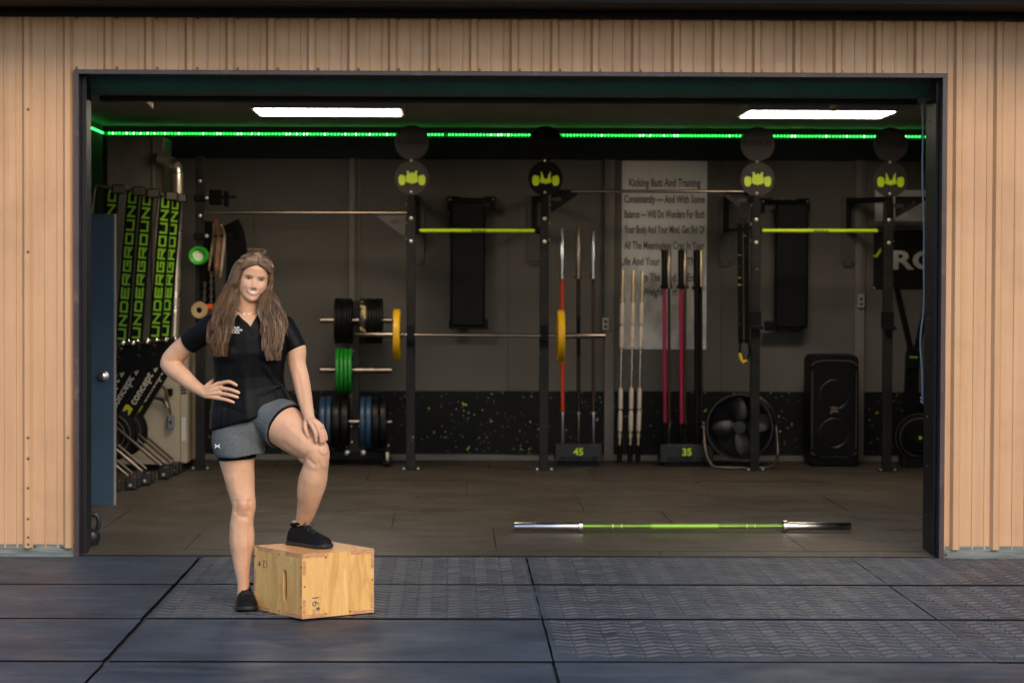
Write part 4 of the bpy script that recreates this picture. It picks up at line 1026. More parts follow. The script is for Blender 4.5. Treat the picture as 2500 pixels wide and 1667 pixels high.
q = MB(); q.box(fx1 + .01, fx2 - .012, YG - .007, YG - .0045, PZ(1078, YG), PZ(1020, YG)); q.build('rating_label', M_PAPER, sd)
c = at(417, 1030, YG - .05); q = MB(); q.box(c.x - .028, c.x + .028, YG - .05, YG - .0045, c.z - .055, c.z + .055); sw = q.build('switch_box', mat('switch_grey', (.20, .22, .24), .45), fur, bevel=.006)
q = MB(); q.box(c.x - .007, c.x + .007, YG - .058, YG - .0505, c.z - .012, c.z + .012); q.build('switch', M_BLACK, sw)
q = MB(); q.tube(smooth_path([at(417, 1012, YG - .03), at(412, 985, YG - .04), at(404, 950, YG - .05), at(392, 943, YG - .05), at(372, 948, YG - .04)]), .011, 8); q.build('cable', mat('brown_cable', (.12, .075, .04), .5), fur, smooth=True)
q = MB(); q.tube(smooth_path([at(365, 972, YG - .03), at(390, 973, YG - .04), at(404, 980, YG - .05), at(410, 995, YG - .05)]), .012, 8); q.build('flex_conduit', M_STEEL, fur, smooth=True)
c = at(416, 957, YG - .02); q = MB(); q.box(c.x - .03, c.x + .02, YG - .03, YG - .0045, c.z - .03, c.z + .03); q.build('knockout', M_BLACK, fur, bevel=.006)
# plenum box up to the ceiling and silver flue pipe
px0, px1, px2 = PX(262, YG + .1), PX(376, YG + .1, 500), PX(399, YG + .1, 500)
ple = thing('duct_plenum', 'grey sheet-metal duct box rising from the furnace towards the ceiling', 'duct', ((px0 + px1) / 2, YG + .4, zt))
q = MB(); q.box(px0, px1, YG + .1, YG + .66, zt + .002, PZ(337, YG + .1)); q.build('front_sheet', M_PLEN, ple, bevel=.004)
q = MB(); q.box(px1 + .001, px2, YG + .09, YG + .665, zt + .002, PZ(337, YG + .1)); q.build('side_sheet', mat('duct_side', (.17, .155, .12), .45, .3), ple, bevel=.004)
q = MB(); q.box(px1 - .010, px1 + .006, YG + .082, YG + .0995, zt + .004, PZ(339, YG + .1)); q.build('seam', mat('duct_seam', (.27, .23, .17), .4, .4), ple)
fl = thing('flue_pipe', 'silver flue pipe with taped joints and an elbow beside the duct box', 'pipe', at(420, 838, YG + .0))
fp = [at(388, 383, YG + .02), at(410, 393, YG), at(428, 407, YG - .02), at(433, 432, YG - .03), at(433, 500, YG - .03), at(430, 650, YG - .03), at(424, 842, YG - .03)]
M_FLUE = mat('flue_silver', (.62, .56, .46), .32, .85, var=.15)
q = MB(); sp_ = smooth_path(fp, 6); q.tube(sp_, [.048 if p.z > PZ(500, YG) else .040 for p in sp_], 20); q.build('pipe', M_FLUE, fl, smooth=True)
for py in (404, 425, 560, 705, 765):
    pp = min(sp_, key=lambda p: abs(p.z - PZ(py, YG))); i = sp_.index(pp); d = (sp_[min(i + 1, len(sp_) - 1)] - sp_[max(i - 1, 0)]).normalized()
    q = MB(); q.tube([pp - d * .025, pp + d * .025], .051 if py < 500 else .044, 20); q.build('tape_joint', mat('foil_tape', (.80, .76, .68), .25, 1.0, bump=.5, bscale=30), fl, smooth=True)

# ---------------------------------------------------------------- blue door, kettlebell, cord
YD = 3.05
da_, db_ = at(150, 522, YD), at(282, 1238, YD)
dr = thing('side_door', 'open dark blue flush door with round steel knob inside the bay', 'door', (da_.x + .3, YD, .05))
q = MB(); q.box(db_.x - .86, db_.x - .012, YD, YD + .044, db_.z, da_.z); lf = q.build('leaf', mat('door_blue', (.022, .060, .105), .5, var=.15, vscale=3), dr, bevel=.003)
q = MB(); q.box(db_.x - .0115, db_.x, YD + .001, YD + .043, db_.z, da_.z); q.build('edge', mat('door_edge_lit', (.28, .26, .25), .5), dr)  # pale edge colour stands in for light on the door's side
k_ = at(254, 917, YD); q = MB(); q.lathe([(.033, -.002), (.033, -.008), (.012, -.012), (.012, -.03), (.022, -.034), (.030, -.048), (.028, -.062), (.015, -.070), (.0001, -.071)], 'y', (k_.x, YD, k_.z), 28); q.build('knob', M_CHROME, dr, smooth=True)
k_ = at(283.5, 917, YD); q = MB(); q.box(k_.x - .0005, k_.x + .008, YD + .015, YD + .03, k_.z - .012, k_.z + .012); q.build('latch', M_CHROME, dr)
q = MB(); q.box(db_.x - .86, db_.x - .02, YD + .006, YD + .038, .0115, db_.z - .001); q.build('door_sweep', M_CAPB, dr)
YK = .52
kb = at(224, 1318, YK); kt = thing('kettlebell', 'black kettlebell on the floor just inside the left jamb', 'kettlebell', (kb.x, YK, .011))
rk = .050
q = MB(); q.lathe([(.0001, .0112), (.036, .0112), (.048, .035), (rk + .002, .06), (.047, .085), (.030, .105), (.0001, .112)], 'z', (kb.x, YK, 0), 28); q.build('bell', mat('iron_black', (.018, .020, .024), .38, .3, var=.3), kt, smooth=True)
q = MB(); q.tube(smooth_path([(kb.x - .024, YK, .088), (kb.x - .042, YK, .135), (kb.x - .034, YK, .18), (kb.x, YK, .193), (kb.x + .034, YK, .18), (kb.x + .042, YK, .135), (kb.x + .024, YK, .088)]), .0135, 12); q.build('handle', MATS['iron_black'], kt, smooth=True)
YC = .50
cd_ = thing('hanging_rope', 'pale blue pull cord hanging with a knot beside the right jamb', 'cord', at(2254, 985, YC))
q = MB(); q.tube(smooth_path([at(a, b_, YC) for a, b_ in ((2251, 250), (2253, 330), (2252, 430), (2256, 560), (2255, 640), (2256, 740), (2247, 830), (2251, 900), (2252, 965))]), .0055, 8); q.build('cord', mat('cord_blue', (.36, .45, .52), .7, bump=.6, bscale=300), cd_, smooth=True)
kn = [at(2252 + 3.5 * math.cos(i * 1.1), 966 + i * 1.6, YC + .006 * math.sin(i * 1.1)) for i in range(13)]
q = MB(); q.tube(smooth_path(kn, 3), .006, 8); q.build('knot', MATS['cord_blue'], cd_, smooth=True)

# ---------------------------------------------------------------- gear on the first rig upright
YU = YR - .06
def strap(label, pts, wd, m, name='lifting_strap', Y=YU):
    P_ = smooth_path([at(a, b_, Y) for a, b_ in pts], 5); q = MB()
    for i in range(len(P_) - 1):
        pass
    L = len(P_); vs_ = []
    for i, p in enumerate(P_):
        t_ = (P_[min(i + 1, L - 1)] - P_[max(i - 1, 0)]).normalized(); n_ = Vector((t_.z, 0, -t_.x)) * wd / 2; tw = Vector((0, .012 * math.sin(i * .5), 0))
        vs_ += [p - n_ - tw, p + n_ + tw, p + n_ + tw + Vector((0, .004, 0)), p - n_ - tw + Vector((0, .004, 0))]
    fs = [(0, 1, 2, 3), tuple(range(4 * L - 1, 4 * L - 5, -1))]
    for i in range(L - 1):
        for k in range(4): fs.append((4 * i + k, 4 * i + 4 + k, 4 * i + 4 + (k + 1) % 4, 4 * i + (k + 1) % 4))
    q.add(vs_, fs); return tag(q.build(name, m, smooth=True), label, 'strap')
M_LEATH = mat('brown_leather', (.22, .085, .03), .5, var=.2); M_CREAM = mat('cream_webbing', (.34, .27, .18), .7); M_TANW = mat('tan_webbing', (.24, .16, .09), .7)
strap('black wide strap hanging at the far side of the hook cluster', [(560, 545), (574, 580), (578, 640), (572, 720), (566, 770)], .17, M_STRAP2 if 'M_STRAP2' in globals() else mat('black_webbing', (.005, .005, .005), .8, spec=.06, var=.2))  # widened for dark garments and to darken the shaded wall behind
strap('black strap hanging nearest the drilled first upright', [(508, 540), (502, 600), (506, 680), (510, 742)], .12, MATS['black_webbing'], Y=YU + .02)
strap('black strap end kicking out sideways above the woman', [(560, 560), (578, 585), (592, 596), (602, 600)], .04, MATS['black_webbing'])
strap('tan strap hanging next to the first rig upright', [(522, 545), (519, 590), (514, 630), (510, 662)], .018, M_TANW, Y=YU - .02)
strap('brown leather strap among the hanging gear', [(527, 535), (534, 580), (531, 630), (528, 672)], .030, M_LEATH, Y=YU - .02)
strap('cream strap curving down beside the brown leather strap', [(540, 548), (548, 575), (543, 630), (538, 678)], .020, M_CREAM, Y=YU - .02)
def chain(label, px0, py0, px1, py1):
    a, b_ = at(px0, py0, YU - .03), at(px1, py1, YU - .03); n = int((b_ - a).length / .030); d = (b_ - a).normalized()
    t = thing('chain', label, 'chain', b_); l0_ = None
    for i in range(n):
        c = a + d * (.030 * (i + .5))
        if l0_ is None:
            q = MB(); q.tube([(.010 * math.cos(u), 0, .020 * math.sin(u)) for u in [2 * math.pi * k / 10 for k in range(10)]], .0042, 6, closed=True); l0_ = q.build('link', M_STEEL, t, world=False, smooth=True); l0_.location = c - b_
        else: inst(l0_, 'link', t, c - b_, (0, 0, R(90) * (i % 2)))
chain('steel chain hanging closest to the drilled first upright', 500, 690, 499, 742)
chain('steel chain hanging between the orange cap and the straps', 516, 665, 515, 745)
c = at(487, 624, YU - .12); t = thing('foam_roller', 'hollow bright green roller tube hung end-on from the first upright', 'roller', c)
q = MB(); q.lathe([(.058, -.11), (.074, -.115), (.078, -.10), (.074, .06), (.050, .065), (.048, -.09), (.058, -.11)], 'y', c, 32); q.build('shell', mat('roller_green', (.03, .46, .02), .42), t, smooth=True)
q = MB(); q.lathe([(.0001, -.075), (.047, -.075), (.047, .05), (.0001, .05)], 'y', c, 24); q.build('core', mat('roller_core_lit', (.80, .90, .62), .35), t, smooth=True)  # pale core colour stands in for reflected ceiling light
c = at(487, 757, YU - .06); t = thing('wooden_wheel', 'pale wooden wheel with dark centre hung below the green roller', 'wheel', c)
q = MB(); q.lathe([(.024, -.022), (.066, -.026), (.070, -.018), (.070, .018), (.066, .022), (.024, .022), (.024, -.022)], 'y', c, 32); q.build('rim', mat('pale_wood', (.56, .38, .19), .5, var=.15, vscale=12), t, smooth=True)
q = MB(); q.lathe([(.0001, -.028), (.015, -.027), (.0235, -.018), (.0235, .018), (.0001, .02)], 'y', c, 20); q.build('hub', M_BLACK, t, smooth=True)
c = at(511, 750, YU - .05); q = MB(); q.lathe([(.012, -.03), (.026, -.02), (.028, .02), (.012, .03)], 'x', c, 16); tag(q.build('orange_cap', mat('orange_plastic', (.75, .10, .01), .45), smooth=True), 'small orange cap beside the wooden wheel', 'cap')
q = MB(); c = at(532, 478, YU); q.box(c.x - .07, c.x + .03, YU - .04, YU + .04, c.z - .08, c.z + .05); q.box(c.x + .05, c.x + .09, YU - .03, YU + .03, c.z - .09, c.z + .04)
tag(q.build('gear_pouch', MATS['black_webbing'], bevel=.01, smooth=True), 'black pouch resting on the upper hook of the first upright', 'pouch')

# ================================================================== plywood box
def atz(px, py, z=0.0):
    x = (px / IMG_W - 0.5 + SHIFT_X) * IMG_W / FPX; y = -(py - IMG_H / 2) / FPX
    d = CAM_R @ Vector((x, y, -1.0)); return CAM + d * ((z - CAM.z) / d.z)
bn_, bl_, br_ = atz(738, 1514), atz(630.5, 1487), atz(907, 1496)
du = (br_ - bn_); LU = du.length; dv_ = (bl_ - bn_); LV = dv_.length
ang = (math.atan2(du.y, du.x) + math.atan2(dv_.y, dv_.x) - math.pi / 2) / 2
HB = .303; TH = .018
box = thing('plyo_box', 'wooden plywood jump box under the woman\'s raised foot', 'box', bn_)
BM = Matrix.Translation((bn_.x, bn_.y, 0.0055)) @ Matrix.Rotation(ang, 4, 'Z')       # local: u along x, v along y
def make_ply(name, ca, cb, stretch, sc_=1.0):
    m, nt, b = nodes_mat(name, .42, 0, .4)
    v = coords(nt, stretch); n1 = noise(nt, v, 2.2, 4, .5, 1.5)
    wv = N(nt, 'ShaderNodeMath', operation='SINE'); nt.links.new(math_n(nt, 'MULTIPLY', n1, 34.0), wv.inputs[0])
    c = mixc(nt, remap(nt, n1, .36, .64), ca, cb)
    c = mixc(nt, remap(nt, wv.outputs[0], .1, 1.0, 0, .28), c, tuple(x * .78 for x in ca))
    c = mixc(nt, remap(nt, noise(nt, coords(nt, tuple(x * 6 for x in stretch)), 9, 6, .7), .5, .8, 0, .4), c, tuple(x * .55 for x in ca))
    c = mixc(nt, remap(nt, noise(nt, coords(nt), 5, 8, .7), .66, .72, 0, .5), c, (.60, .52, .42))
    nt.links.new(c, b.inputs['Base Color']); return m
M_PLY = make_ply('plywood_face', (.68, .345, .098), (.86, .52, .180), (5, 5, .9))
M_PLYT = make_ply('plywood_top', (.66, .30, .10), (.82, .45, .16), (6, 1.2, 4))
M_EDGE = mat('plywood_edge', (.56, .27, .12), .6, var=.35, vscale=30, stretch=(1, 1, 6))
M_STAMP = mat('stamp_ink', (.10, .075, .085), .6)
M_HOLE = mat('screw_hole', (.05, .035, .025), .6)
def bbuild(q, name, m, parent, **k): q.xform(BM); return q.build(name, m, parent, **k)
g_ = .0006
q = MB(); q.box(0, LU, 0, TH, 0, HB); fr = bbuild(q, 'side_panel', M_PLY, box, bevel=.0015, bseg=1)      # right-hand face (v = 0)
q = MB(); q.box(0, LU, LV - TH, LV, 0, HB); bbuild(q, 'side_panel', M_PLY, box, bevel=.0015, bseg=1)
q = MB(); q.box(LU - TH, LU, TH + g_, LV - TH - g_, 0, HB); bbuild(q, 'side_panel', M_PLY, box, bevel=.0015, bseg=1)
q = MB(); q.box(TH + g_, LU - TH - g_, TH + g_, LV - TH - g_, HB - TH, HB); bbuild(q, 'top_panel', M_PLYT, box)
q = MB(); q.box(TH + g_, LU - TH - g_, TH + g_, LV - TH - g_, 0.001, TH); bbuild(q, 'bottom_panel', M_PLY, box)
# the top sheet runs out to the faces
q = MB(); q.box(-.0004, LU + .0004, -.0004, LV + .0004, HB + .0003, HB + .0022); bbuild(q, 'top_veneer', M_PLYT, box)
# left-hand face (u = 0) with hand slot: ring of quads between the outline and the slot
q = MB(); v0, v1 = TH + g_, LV - TH - g_; vc, zc = .155 , HB * .47; sl_h, sl_w = .074, .0165
K = 64; outer = []; inner = []
for i in range(K):
    a = 2 * math.pi * i / K; c_, s_ = math.cos(a), math.sin(a)
    tx = ((v1 - vc) if c_ > 0 else (vc - v0)) / max(abs(c_), 1e-9); tz = ((HB - zc) if s_ > 0 else zc) / max(abs(s_), 1e-9); t_ = min(tx, tz)
    outer.append((vc + t_ * c_, zc + t_ * s_))
    hh = sl_h - sl_w
    if abs(c_) * (hh) >= abs(s_) * sl_w: r_ = sl_w / abs(c_); inner.append((vc + r_ * c_, zc + r_ * s_))
    else:
        sg = 1 if s_ > 0 else -1; bq = sg * hh * s_; r_ = bq + math.sqrt(max(0, bq * bq - hh * hh + sl_w * sl_w)); inner.append((vc + r_ * c_, zc + r_ * s_))
for uu in (0, TH):
    q.add([(uu, p[0], p[1]) for p in outer] + [(uu, p[0], p[1]) for p in inner], [(i, (i + 1) % K, K + (i + 1) % K, K + i) for i in range(K)])
q.add([(0, p[0], p[1]) for p in inner] + [(TH, p[0], p[1]) for p in inner], [(i, (i + 1) % K, K + (i + 1) % K, K + i) for i in range(K)])
q.add([(0, p[0], p[1]) for p in outer] + [(TH, p[0], p[1]) for p in outer], [(i, (i + 1) % K, K + (i + 1) % K, K + i) for i in range(K)])
lf_ = bbuild(q, 'handle_panel', M_PLY, box)
# finger joints showing edge grain, a hair proud of the faces
def tabU(u0, u1, z0, z1): q = MB(); q.box(u0 * LU, u1 * LU, -.0009, .004, z0 * HB, z1 * HB); bbuild(q, 'finger_joint', M_EDGE, fr)
def tabV(v0_, v1_, z0, z1): q = MB(); q.box(-.0009, .004, v0_ * LV, v1_ * LV, z0 * HB, z1 * HB); bbuild(q, 'finger_joint', M_EDGE, lf_)
tabU(.0, .36, .94, .998); tabU(.67, .999, .94, .998); tabU(.0, .36, .004, .06); tabU(.67, .999, .004, .06)
tabU(.006, .045, .68, .90); tabU(.006, .045, .075, .30); tabU(.955, .998, .70, .93); tabU(.955, .998, .08, .30)
tabV(.62, .90, .945, .998); tabV(.06, .34, .945, .998); tabV(.0, .34, .004, .06); tabV(.66, .96, .004, .06); tabV(.005, .04, .34, .66); tabV(.96, .997, .30, .64)
for u_, z_ in ((.32, .93), (.32, .055), (.03, .50), (.975, .52), (.66, .055)):
    q = MB(); q.lathe([(.0001, -.0016), (.0042, -.0014), (.0042, .0)], 'y', (u_ * LU, 0, z_ * HB), 10); bbuild(q, 'screw', M_HOLE, fr)
for v_, z_ in ((.02, .80), (.02, .18), (.48, .94), (.48, .05), (.975, .84), (.975, .20)):
    q = MB(); q.lathe([(.0001, -.0016), (.0042, -.0014), (.0042, .0)], 'x', (0, v_ * LV, z_ * HB), 10); bbuild(q, 'screw', M_HOLE, lf_)
# stamped sizes: upside-down 12 with arrow on the slot face, sideways 16 inch on the other
tv, tf = text_geo('12', .052); q = MB(); q.add([(-.0007, .76 * LV + v[0], .80 * HB - v[1]) for v in tv], tf); bbuild(q, 'stamped_number', M_STAMP, lf_)
ar = [(0, .5), (.5, 0), (.22, 0), (.22, -.4), (-.22, -.4), (-.22, 0), (-.5, 0)]
q = MB(); q.add([(-.0007, .885 * LV + x_ * .026, .735 * HB - z_ * .030) for x_, z_ in ar], [tuple(range(7))]); bbuild(q, 'stamped_arrow', M_STAMP, lf_)
tv, tf = text_geo('16', .055, align='LEFT'); q = MB(); q.add([(.135 * LU + v[1], -.0007, .36 * HB - v[0]) for v in tv], tf); bbuild(q, 'stamped_number', M_STAMP, fr)
tv, tf = text_geo('inch', .030, align='LEFT'); q = MB(); q.add([(.135 * LU + v[1], -.0007, .36 * HB - .066 - v[0] * .9) for v in tv], tf); bbuild(q, 'stamped_word', mat('faint_stamp', (.30, .20, .13), .6), fr)
q = MB(); q.add([(.215 * LU + z_ * .022, -.0007, .36 * HB - .066 - x_ * .026) for x_, z_ in ar], [tuple(range(7))]); bbuild(q, 'stamped_arrow', M_STAMP, fr)

# ================================================================== the woman
YW = -2.12
def W(px, py, dy=0.0): return at(px, py, YW + dy)
M1 = 1 / 511.0
feet = atz(600, 1490)
wom = thing('person', 'smiling woman in black polo and grey shorts with one foot on box', 'person', (feet.x, YW, 0.0))
def bake(o, vox, smooth_n=4, fac=.5):
    """voxel union of the closed pieces of one mesh, smoothed"""
    rm = o.modifiers.new('remesh', 'REMESH'); rm.mode = 'VOXEL'; rm.voxel_size = vox; rm.use_smooth_shade = True
    if smooth_n:
        sm = o.modifiers.new('smooth', 'SMOOTH'); sm.iterations = smooth_n; sm.factor = fac
    dg = bpy.context.evaluated_depsgraph_get(); dg.update()
    me = bpy.data.meshes.new_from_object(o.evaluated_get(dg), depsgraph=dg)
    mats = [m for m in o.data.materials]; o.modifiers.clear(); old = o.data; o.data = me; bpy.data.meshes.remove(old)
    if not me.materials:
        for m in mats: me.materials.append(m)
    for p in me.polygons: p.use_smooth = True
    return o
def ring(c, e1, e2, n=28, p=2.0):
    out = []
    for k in range(n):
        a = 2 * math.pi * k / n; ca, sa = math.cos(a), math.sin(a)
        ca = math.copysign(abs(ca) ** (2 / p), ca); sa = math.copysign(abs(sa) ** (2 / p), sa)
        out.append(Vector(c) + Vector(e1) * ca + Vector(e2) * sa)
    return out
def loft(mb, rings):
    n = len(rings[0]); vs_ = [v for r_ in rings for v in r_]; fs = []
    for i in range(len(rings) - 1):
        for k in range(n): fs.append((i * n + k, i * n + (k + 1) % n, (i + 1) * n + (k + 1) % n, (i + 1) * n + k))
    fs.append(tuple(reversed(range(n)))); fs.append(tuple(range((len(rings) - 1) * n, len(rings) * n)))
    mb.add(vs_, fs)
def lr_ring(L, R_, b_, dy=0.0, p=2.2, shrink=0.0):
    a, c = W(*L, dy), W(*R_, dy); m_ = (a + c) / 2; e = (c - a) / 2
    if shrink: e = e * (1 - shrink / e.length); b_ = b_ - shrink
    return ring(m_, e, Vector((0, b_, 0)), p=p)
def limb(mb, pts, n=44):
    """pts: (px, py, dy, radius in px)"""
    P_ = [W(a, b_, c) for a, b_, c, r_ in pts]; rs = [r_ * M1 for *_, r_ in pts]
    # interpolate smoothly
    sp = smooth_path(P_, 4); rr = []
    for i in range(len(rs) - 1):
        for k in range(4):
            t = k / 4; r0, r1, r2, r3 = rs[max(i - 1, 0)], rs[i], rs[i + 1], rs[min(i + 2, len(rs) - 1)]
            rr.append(.5 * (2 * r1 + (r2 - r0) * t + (2 * r0 - 5 * r1 + 4 * r2 - r3) * t * t + (3 * r1 - r0 - 3 * r2 + r3) * t ** 3))
    rr.append(rs[-1])
    mb.tube(sp, rr, n)
    mb.ball(sp[0], rr[0] * .995, 16, 10); mb.ball(sp[-1], rr[-1] * .995, 16, 10)

def make_skin():
    m, nt, b = nodes_mat('skin', .48, 0, .35)
    v = coords(nt)
    c = mixc(nt, remap(nt, noise(nt, v, 9, 5, .6), .35, .65), (.63, .345, .205), (.70, .412, .252))
    c = mixc(nt, remap(nt, noise(nt, v, 28, 5, .6), .55, .75, 0, .35), c, (.60, .30, .21))
    for (px, py, dy, rad, amt) in ((597, 692, -.09, .020, .5), (640, 697, -.085, .018, .5), (620, 700, -.11, .012, .35), (596, 1234, -.06, .045, .45), (783, 1104, -.24, .045, .40), (405, 890, .12, .05, .35), (565, 957, -.1, .04, .3), (780, 1060, -.28, .035, .35)):
        pw = W(px, py, dy) - wloc(wom); vm = N(nt, 'ShaderNodeVectorMath', operation='DISTANCE'); vm.inputs[1].default_value = pw; nt.links.new(v, vm.inputs[0])
        c = mixc(nt, remap(nt, vm.outputs['Value'], rad * .3, rad * 1.3, amt, 0), c, (.60, .255, .185))
    bump(nt, b, noise(nt, v, 220, 4, .6), .10, .002)
    nt.links.new(c, b.inputs['Base Color']); b.inputs['Subsurface Weight'].default_value = .08
    b.inputs['Subsurface Radius'].default_value = (.010, .004, .002); b.inputs['Subsurface Scale'].default_value = .8
    return m
M_SKIN = make_skin()
body = MB()
# standing leg
limb(body, [(572, 1010, .02, 50), (573, 1065, .0, 49), (579, 1127, -.005, 43), (583, 1155, -.01, 39), (588, 1189, -.015, 34.5), (592, 1213, -.02, 31), (595, 1234, -.02, 29.5), (592.5, 1255, -.015, 28.5), (590, 1275, -.01, 29), (590, 1303, .0, 31), (591, 1327, .0, 30.5), (591.6, 1351, .0, 27.5), (592, 1379, -.005, 21.5), (593, 1406, -.01, 16), (594, 1430, -.01, 14), (595, 1462, -.005, 15)])
body.ball(W(596, 1231, -.042), 21 * M1, 24, 16, (1.1, .95, 1.2)); body.ball(W(585, 1302, .018), 26 * M1, 24, 16, (.95, .9, 1.8)); body.ball(W(600, 1306, .018), 24 * M1, 24, 16, (.9, .9, 1.7))
# raised leg
limb(body, [(650, 1010, -.02, 54), (690, 1036, -.08, 53), (728, 1066, -.145, 47), (755, 1086, -.19, 39), (774, 1102, -.215, 30.5), (774, 1122, -.215, 29.5), (771, 1140, -.20, 31), (765, 1165, -.185, 34.5), (760, 1186, -.165, 34.5), (755.5, 1206, -.145, 32), (752, 1227, -.12, 27.5), (745, 1255, -.085, 22), (738, 1279, -.05, 17), (734, 1296, -.035, 15), (732, 1310, -.035, 14)])
body.ball(W(780, 1103, -.235), 22 * M1, 24, 16, (1.0, .9, 1.15)); body.ball(W(755, 1190, -.13), 24 * M1, 24, 16, (.9, .9, 1.8)); body.ball(W(752, 1108, -.17), 27 * M1, 24, 16)
# torso under the clothes
TR = [((580, 764), (632, 764), .056), ((548, 778), (664, 776), .076), ((512, 796), (694, 792), .094), ((510, 830), (700, 826), .11), ((518, 862), (699, 860), .118), ((522, 893), (692, 890), .108), ((525, 922), (691, 918), .10), ((523, 952), (696, 946), .10), ((519, 985), (700, 968), .108), ((520, 1020), (690, 1005), .11), ((535, 1060), (660, 1050), .10)]
loft(body, [lr_ring(a, b_, c, shrink=.013) for a, b_, c in TR])
# neck and shoulders
limb(body, [(607, 722, .0, 27), (606, 745, .005, 27), (604, 765, .012, 31), (604, 782, .02, 40)])
limb(body, [(604, 778, .02, 26), (565, 785, .02, 24), (525, 798, .015, 26)]); limb(body, [(606, 778, .02, 26), (650, 783, .02, 24), (690, 797, .015, 26)])
# arm on the hip (fingers forward)
limb(body, [(518, 800, .01, 28), (490, 818, .03, 27), (460, 838, .06, 25), (437, 858, .085, 25.5), (414.5, 885, .10, 24), (430, 905, .07, 23), (447, 919, .045, 21.5), (465, 935, .02, 18.5), (484, 949, -.015, 15), (501, 959, -.04, 13)])
body.ball(W(407, 889, .11), 17 * M1, 12, 8)
def finger(mb, pts, r0, r1):
    P_ = smooth_path([W(*p) for p in pts], 4); n = len(P_); rs = [(r0 + (r1 - r0) * i / (n - 1)) for i in range(n)]
    mb.tube(P_, rs, 12); mb.ball(P_[0], r0 * .99, 12, 8); mb.ball(P_[-1], r1 * .99, 12, 8)
for a, k in (((500, 952, -0.049), (534, 936, -0.082)), ((501, 957, -0.051), (540, 947, -0.089)), ((501, 962, -0.051), (538, 959, -0.089)), ((501, 966, -0.047), (533, 971, -0.082))):
    finger(body, [a, ((a[0] + k[0]) / 2, (a[1] + k[1]) / 2, (a[2] + k[2]) / 2 - .004), k], .0135, .0112)
finger(body, [(532, 937, -0.082), (556, 932, -0.112), (568, 935, -0.126), (577, 940, -0.131)], .0105, .0080)
finger(body, [(538, 947, -0.089), (562, 951, -0.119), (574, 955, -0.130), (583, 958.5, -0.132)], .0105, .0082)
finger(body, [(537, 960, -0.089), (560, 964, -0.118), (571, 967, -0.128), (580, 970, -0.130)], .0102, .0080)
finger(body, [(532, 972, -0.082), (551, 975.5, -0.110), (562, 979, -0.122), (570, 982, -0.124)], .0095, .0075)
finger(body, [(498, 950, -0.034), (512, 936, -0.004), (528, 926, 0.026), (538, 924, 0.041)], .0125, .0095)
# arm resting on the raised thigh
limb(body, [(694, 800, .01, 28), (712, 828, .0, 26), (724, 853, -.01, 24), (725, 886, -.015, 22), (732.5, 918, -.03, 21.5), (740, 953, -.08, 20), (748, 990, -.15, 16.5), (754, 1015, -.205, 13.5), (757, 1026, -.225, 14)])
for a, k in (((752, 1024, -.23), (761, 1037, -.262)), ((756, 1022, -.232), (771, 1034, -.266)), ((760, 1022, -.23), (780, 1036, -.262)), ((762, 1024, -.222), (786, 1040, -.248))):
    finger(body, [a, ((a[0] + k[0]) / 2, (a[1] + k[1]) / 2 - 1, (a[2] + k[2]) / 2 - .008), k], .0135, .0112)
finger(body, [(761, 1037, -.262), (769, 1055, -.282), (771, 1067, -.284), (772, 1077, -.280)], .0102, .0080)
finger(body, [(771, 1034, -.266), (780, 1054, -.286), (783, 1068, -.288), (784, 1079, -.284)], .0105, .0080)
finger(body, [(780, 1036, -.262), (788, 1055, -.276), (790.5, 1068, -.280), (791.5, 1078, -.278)], .0100, .0078)
finger(body, [(786, 1040, -.248), (793, 1055, -.262), (796, 1065, -.266), (797, 1073, -.264)], .0092, .0072)
finger(body, [(747, 1026, -.225), (745, 1040, -.245), (748, 1054, -.252), (753, 1066, -.252)], .0125, .0088)
# head: stations up the midline, then features pressed into the surface
HX = np.array
zk = HX([-.118, -.112, -.104, -.09, -.075, -.06, -.045, -.03, 0.0, .02, .05, .08, .10, .113, .118])
fk = HX([.030, .066, .080, .0855, .0835, .086, .086, .085, .0815, .0875, .0885, .076, .054, .026, .004])
wk = HX([.012, .028, .040, .052, .061, .0665, .0700, .0715, .0725, .073, .072, .0635, .049, .027, .004])
bk = HX([.012, .020, .026, .036, .05, .064, .076, .085, .097, .101, .100, .086, .064, .034, .004])
sm_i = lambda z, y: np.interp(z, zk, y)
def face_r(th, z):
    """th: angle from straight ahead; returns local x (image right), y (towards the back)"""
    w_, f_, b_ = sm_i(z, wk), sm_i(z, fk), sm_i(z, bk)
    x = w_ * np.sin(th); c = np.cos(th)
    y = np.where(c >= 0, -f_ * np.abs(c) ** .80, b_ * np.abs(c) ** .9)
    g2 = lambda cx, cz, sx_, sz_: np.exp(-((x - cx) / sx_) ** 2 - ((z - cz) / sz_) ** 2)
    front = (c > 0)
    nose = np.interp(z, [-.054, -.047, -.041, -.034, -.02, .0, .014], [0, .006, .016, .0205, .0125, .0045, 0]) * np.exp(-(x / np.interp(z, [-.045, -.036, -.02, .01], [.0120, .0110, .0090, .0095])) ** 2)
    nose = nose + .0055 * (g2(-.0125, -.041, .006, .006) + g2(.0125, -.041, .006, .006))
    d = nose - .0095 * (g2(-.031, -.001, .0135, .0085) + g2(.031, -.001, .0135, .0085)) + .0060 * (g2(-.041, -.034, .017, .015) + g2(.041, -.034, .017, .015))
    d = d + .0045 * g2(0, -.104, .016, .010) - .003 * (g2(-.037, -.062, .007, .012) + g2(.037, -.062, .007, .012)) - .003 * g2(0, -.086, .022, .005) + .0025 * (g2(-.03, .013, .016, .006) + g2(.03, .013, .016, .006))
    y = y - np.where(front, d, 0)
    return x, y
eye = W(621.4, 678.5, -.075)
HM = Matrix.Translation(eye + Vector((-.012, .078, 0))) @ Matrix.Rotation(R(8.5), 4, 'Y') @ Matrix.Rotation(R(11), 4, 'Z') @ Matrix.Rotation(R(3), 4, 'X')
def hp(x, y, z): return HM @ Vector((x, y, z))
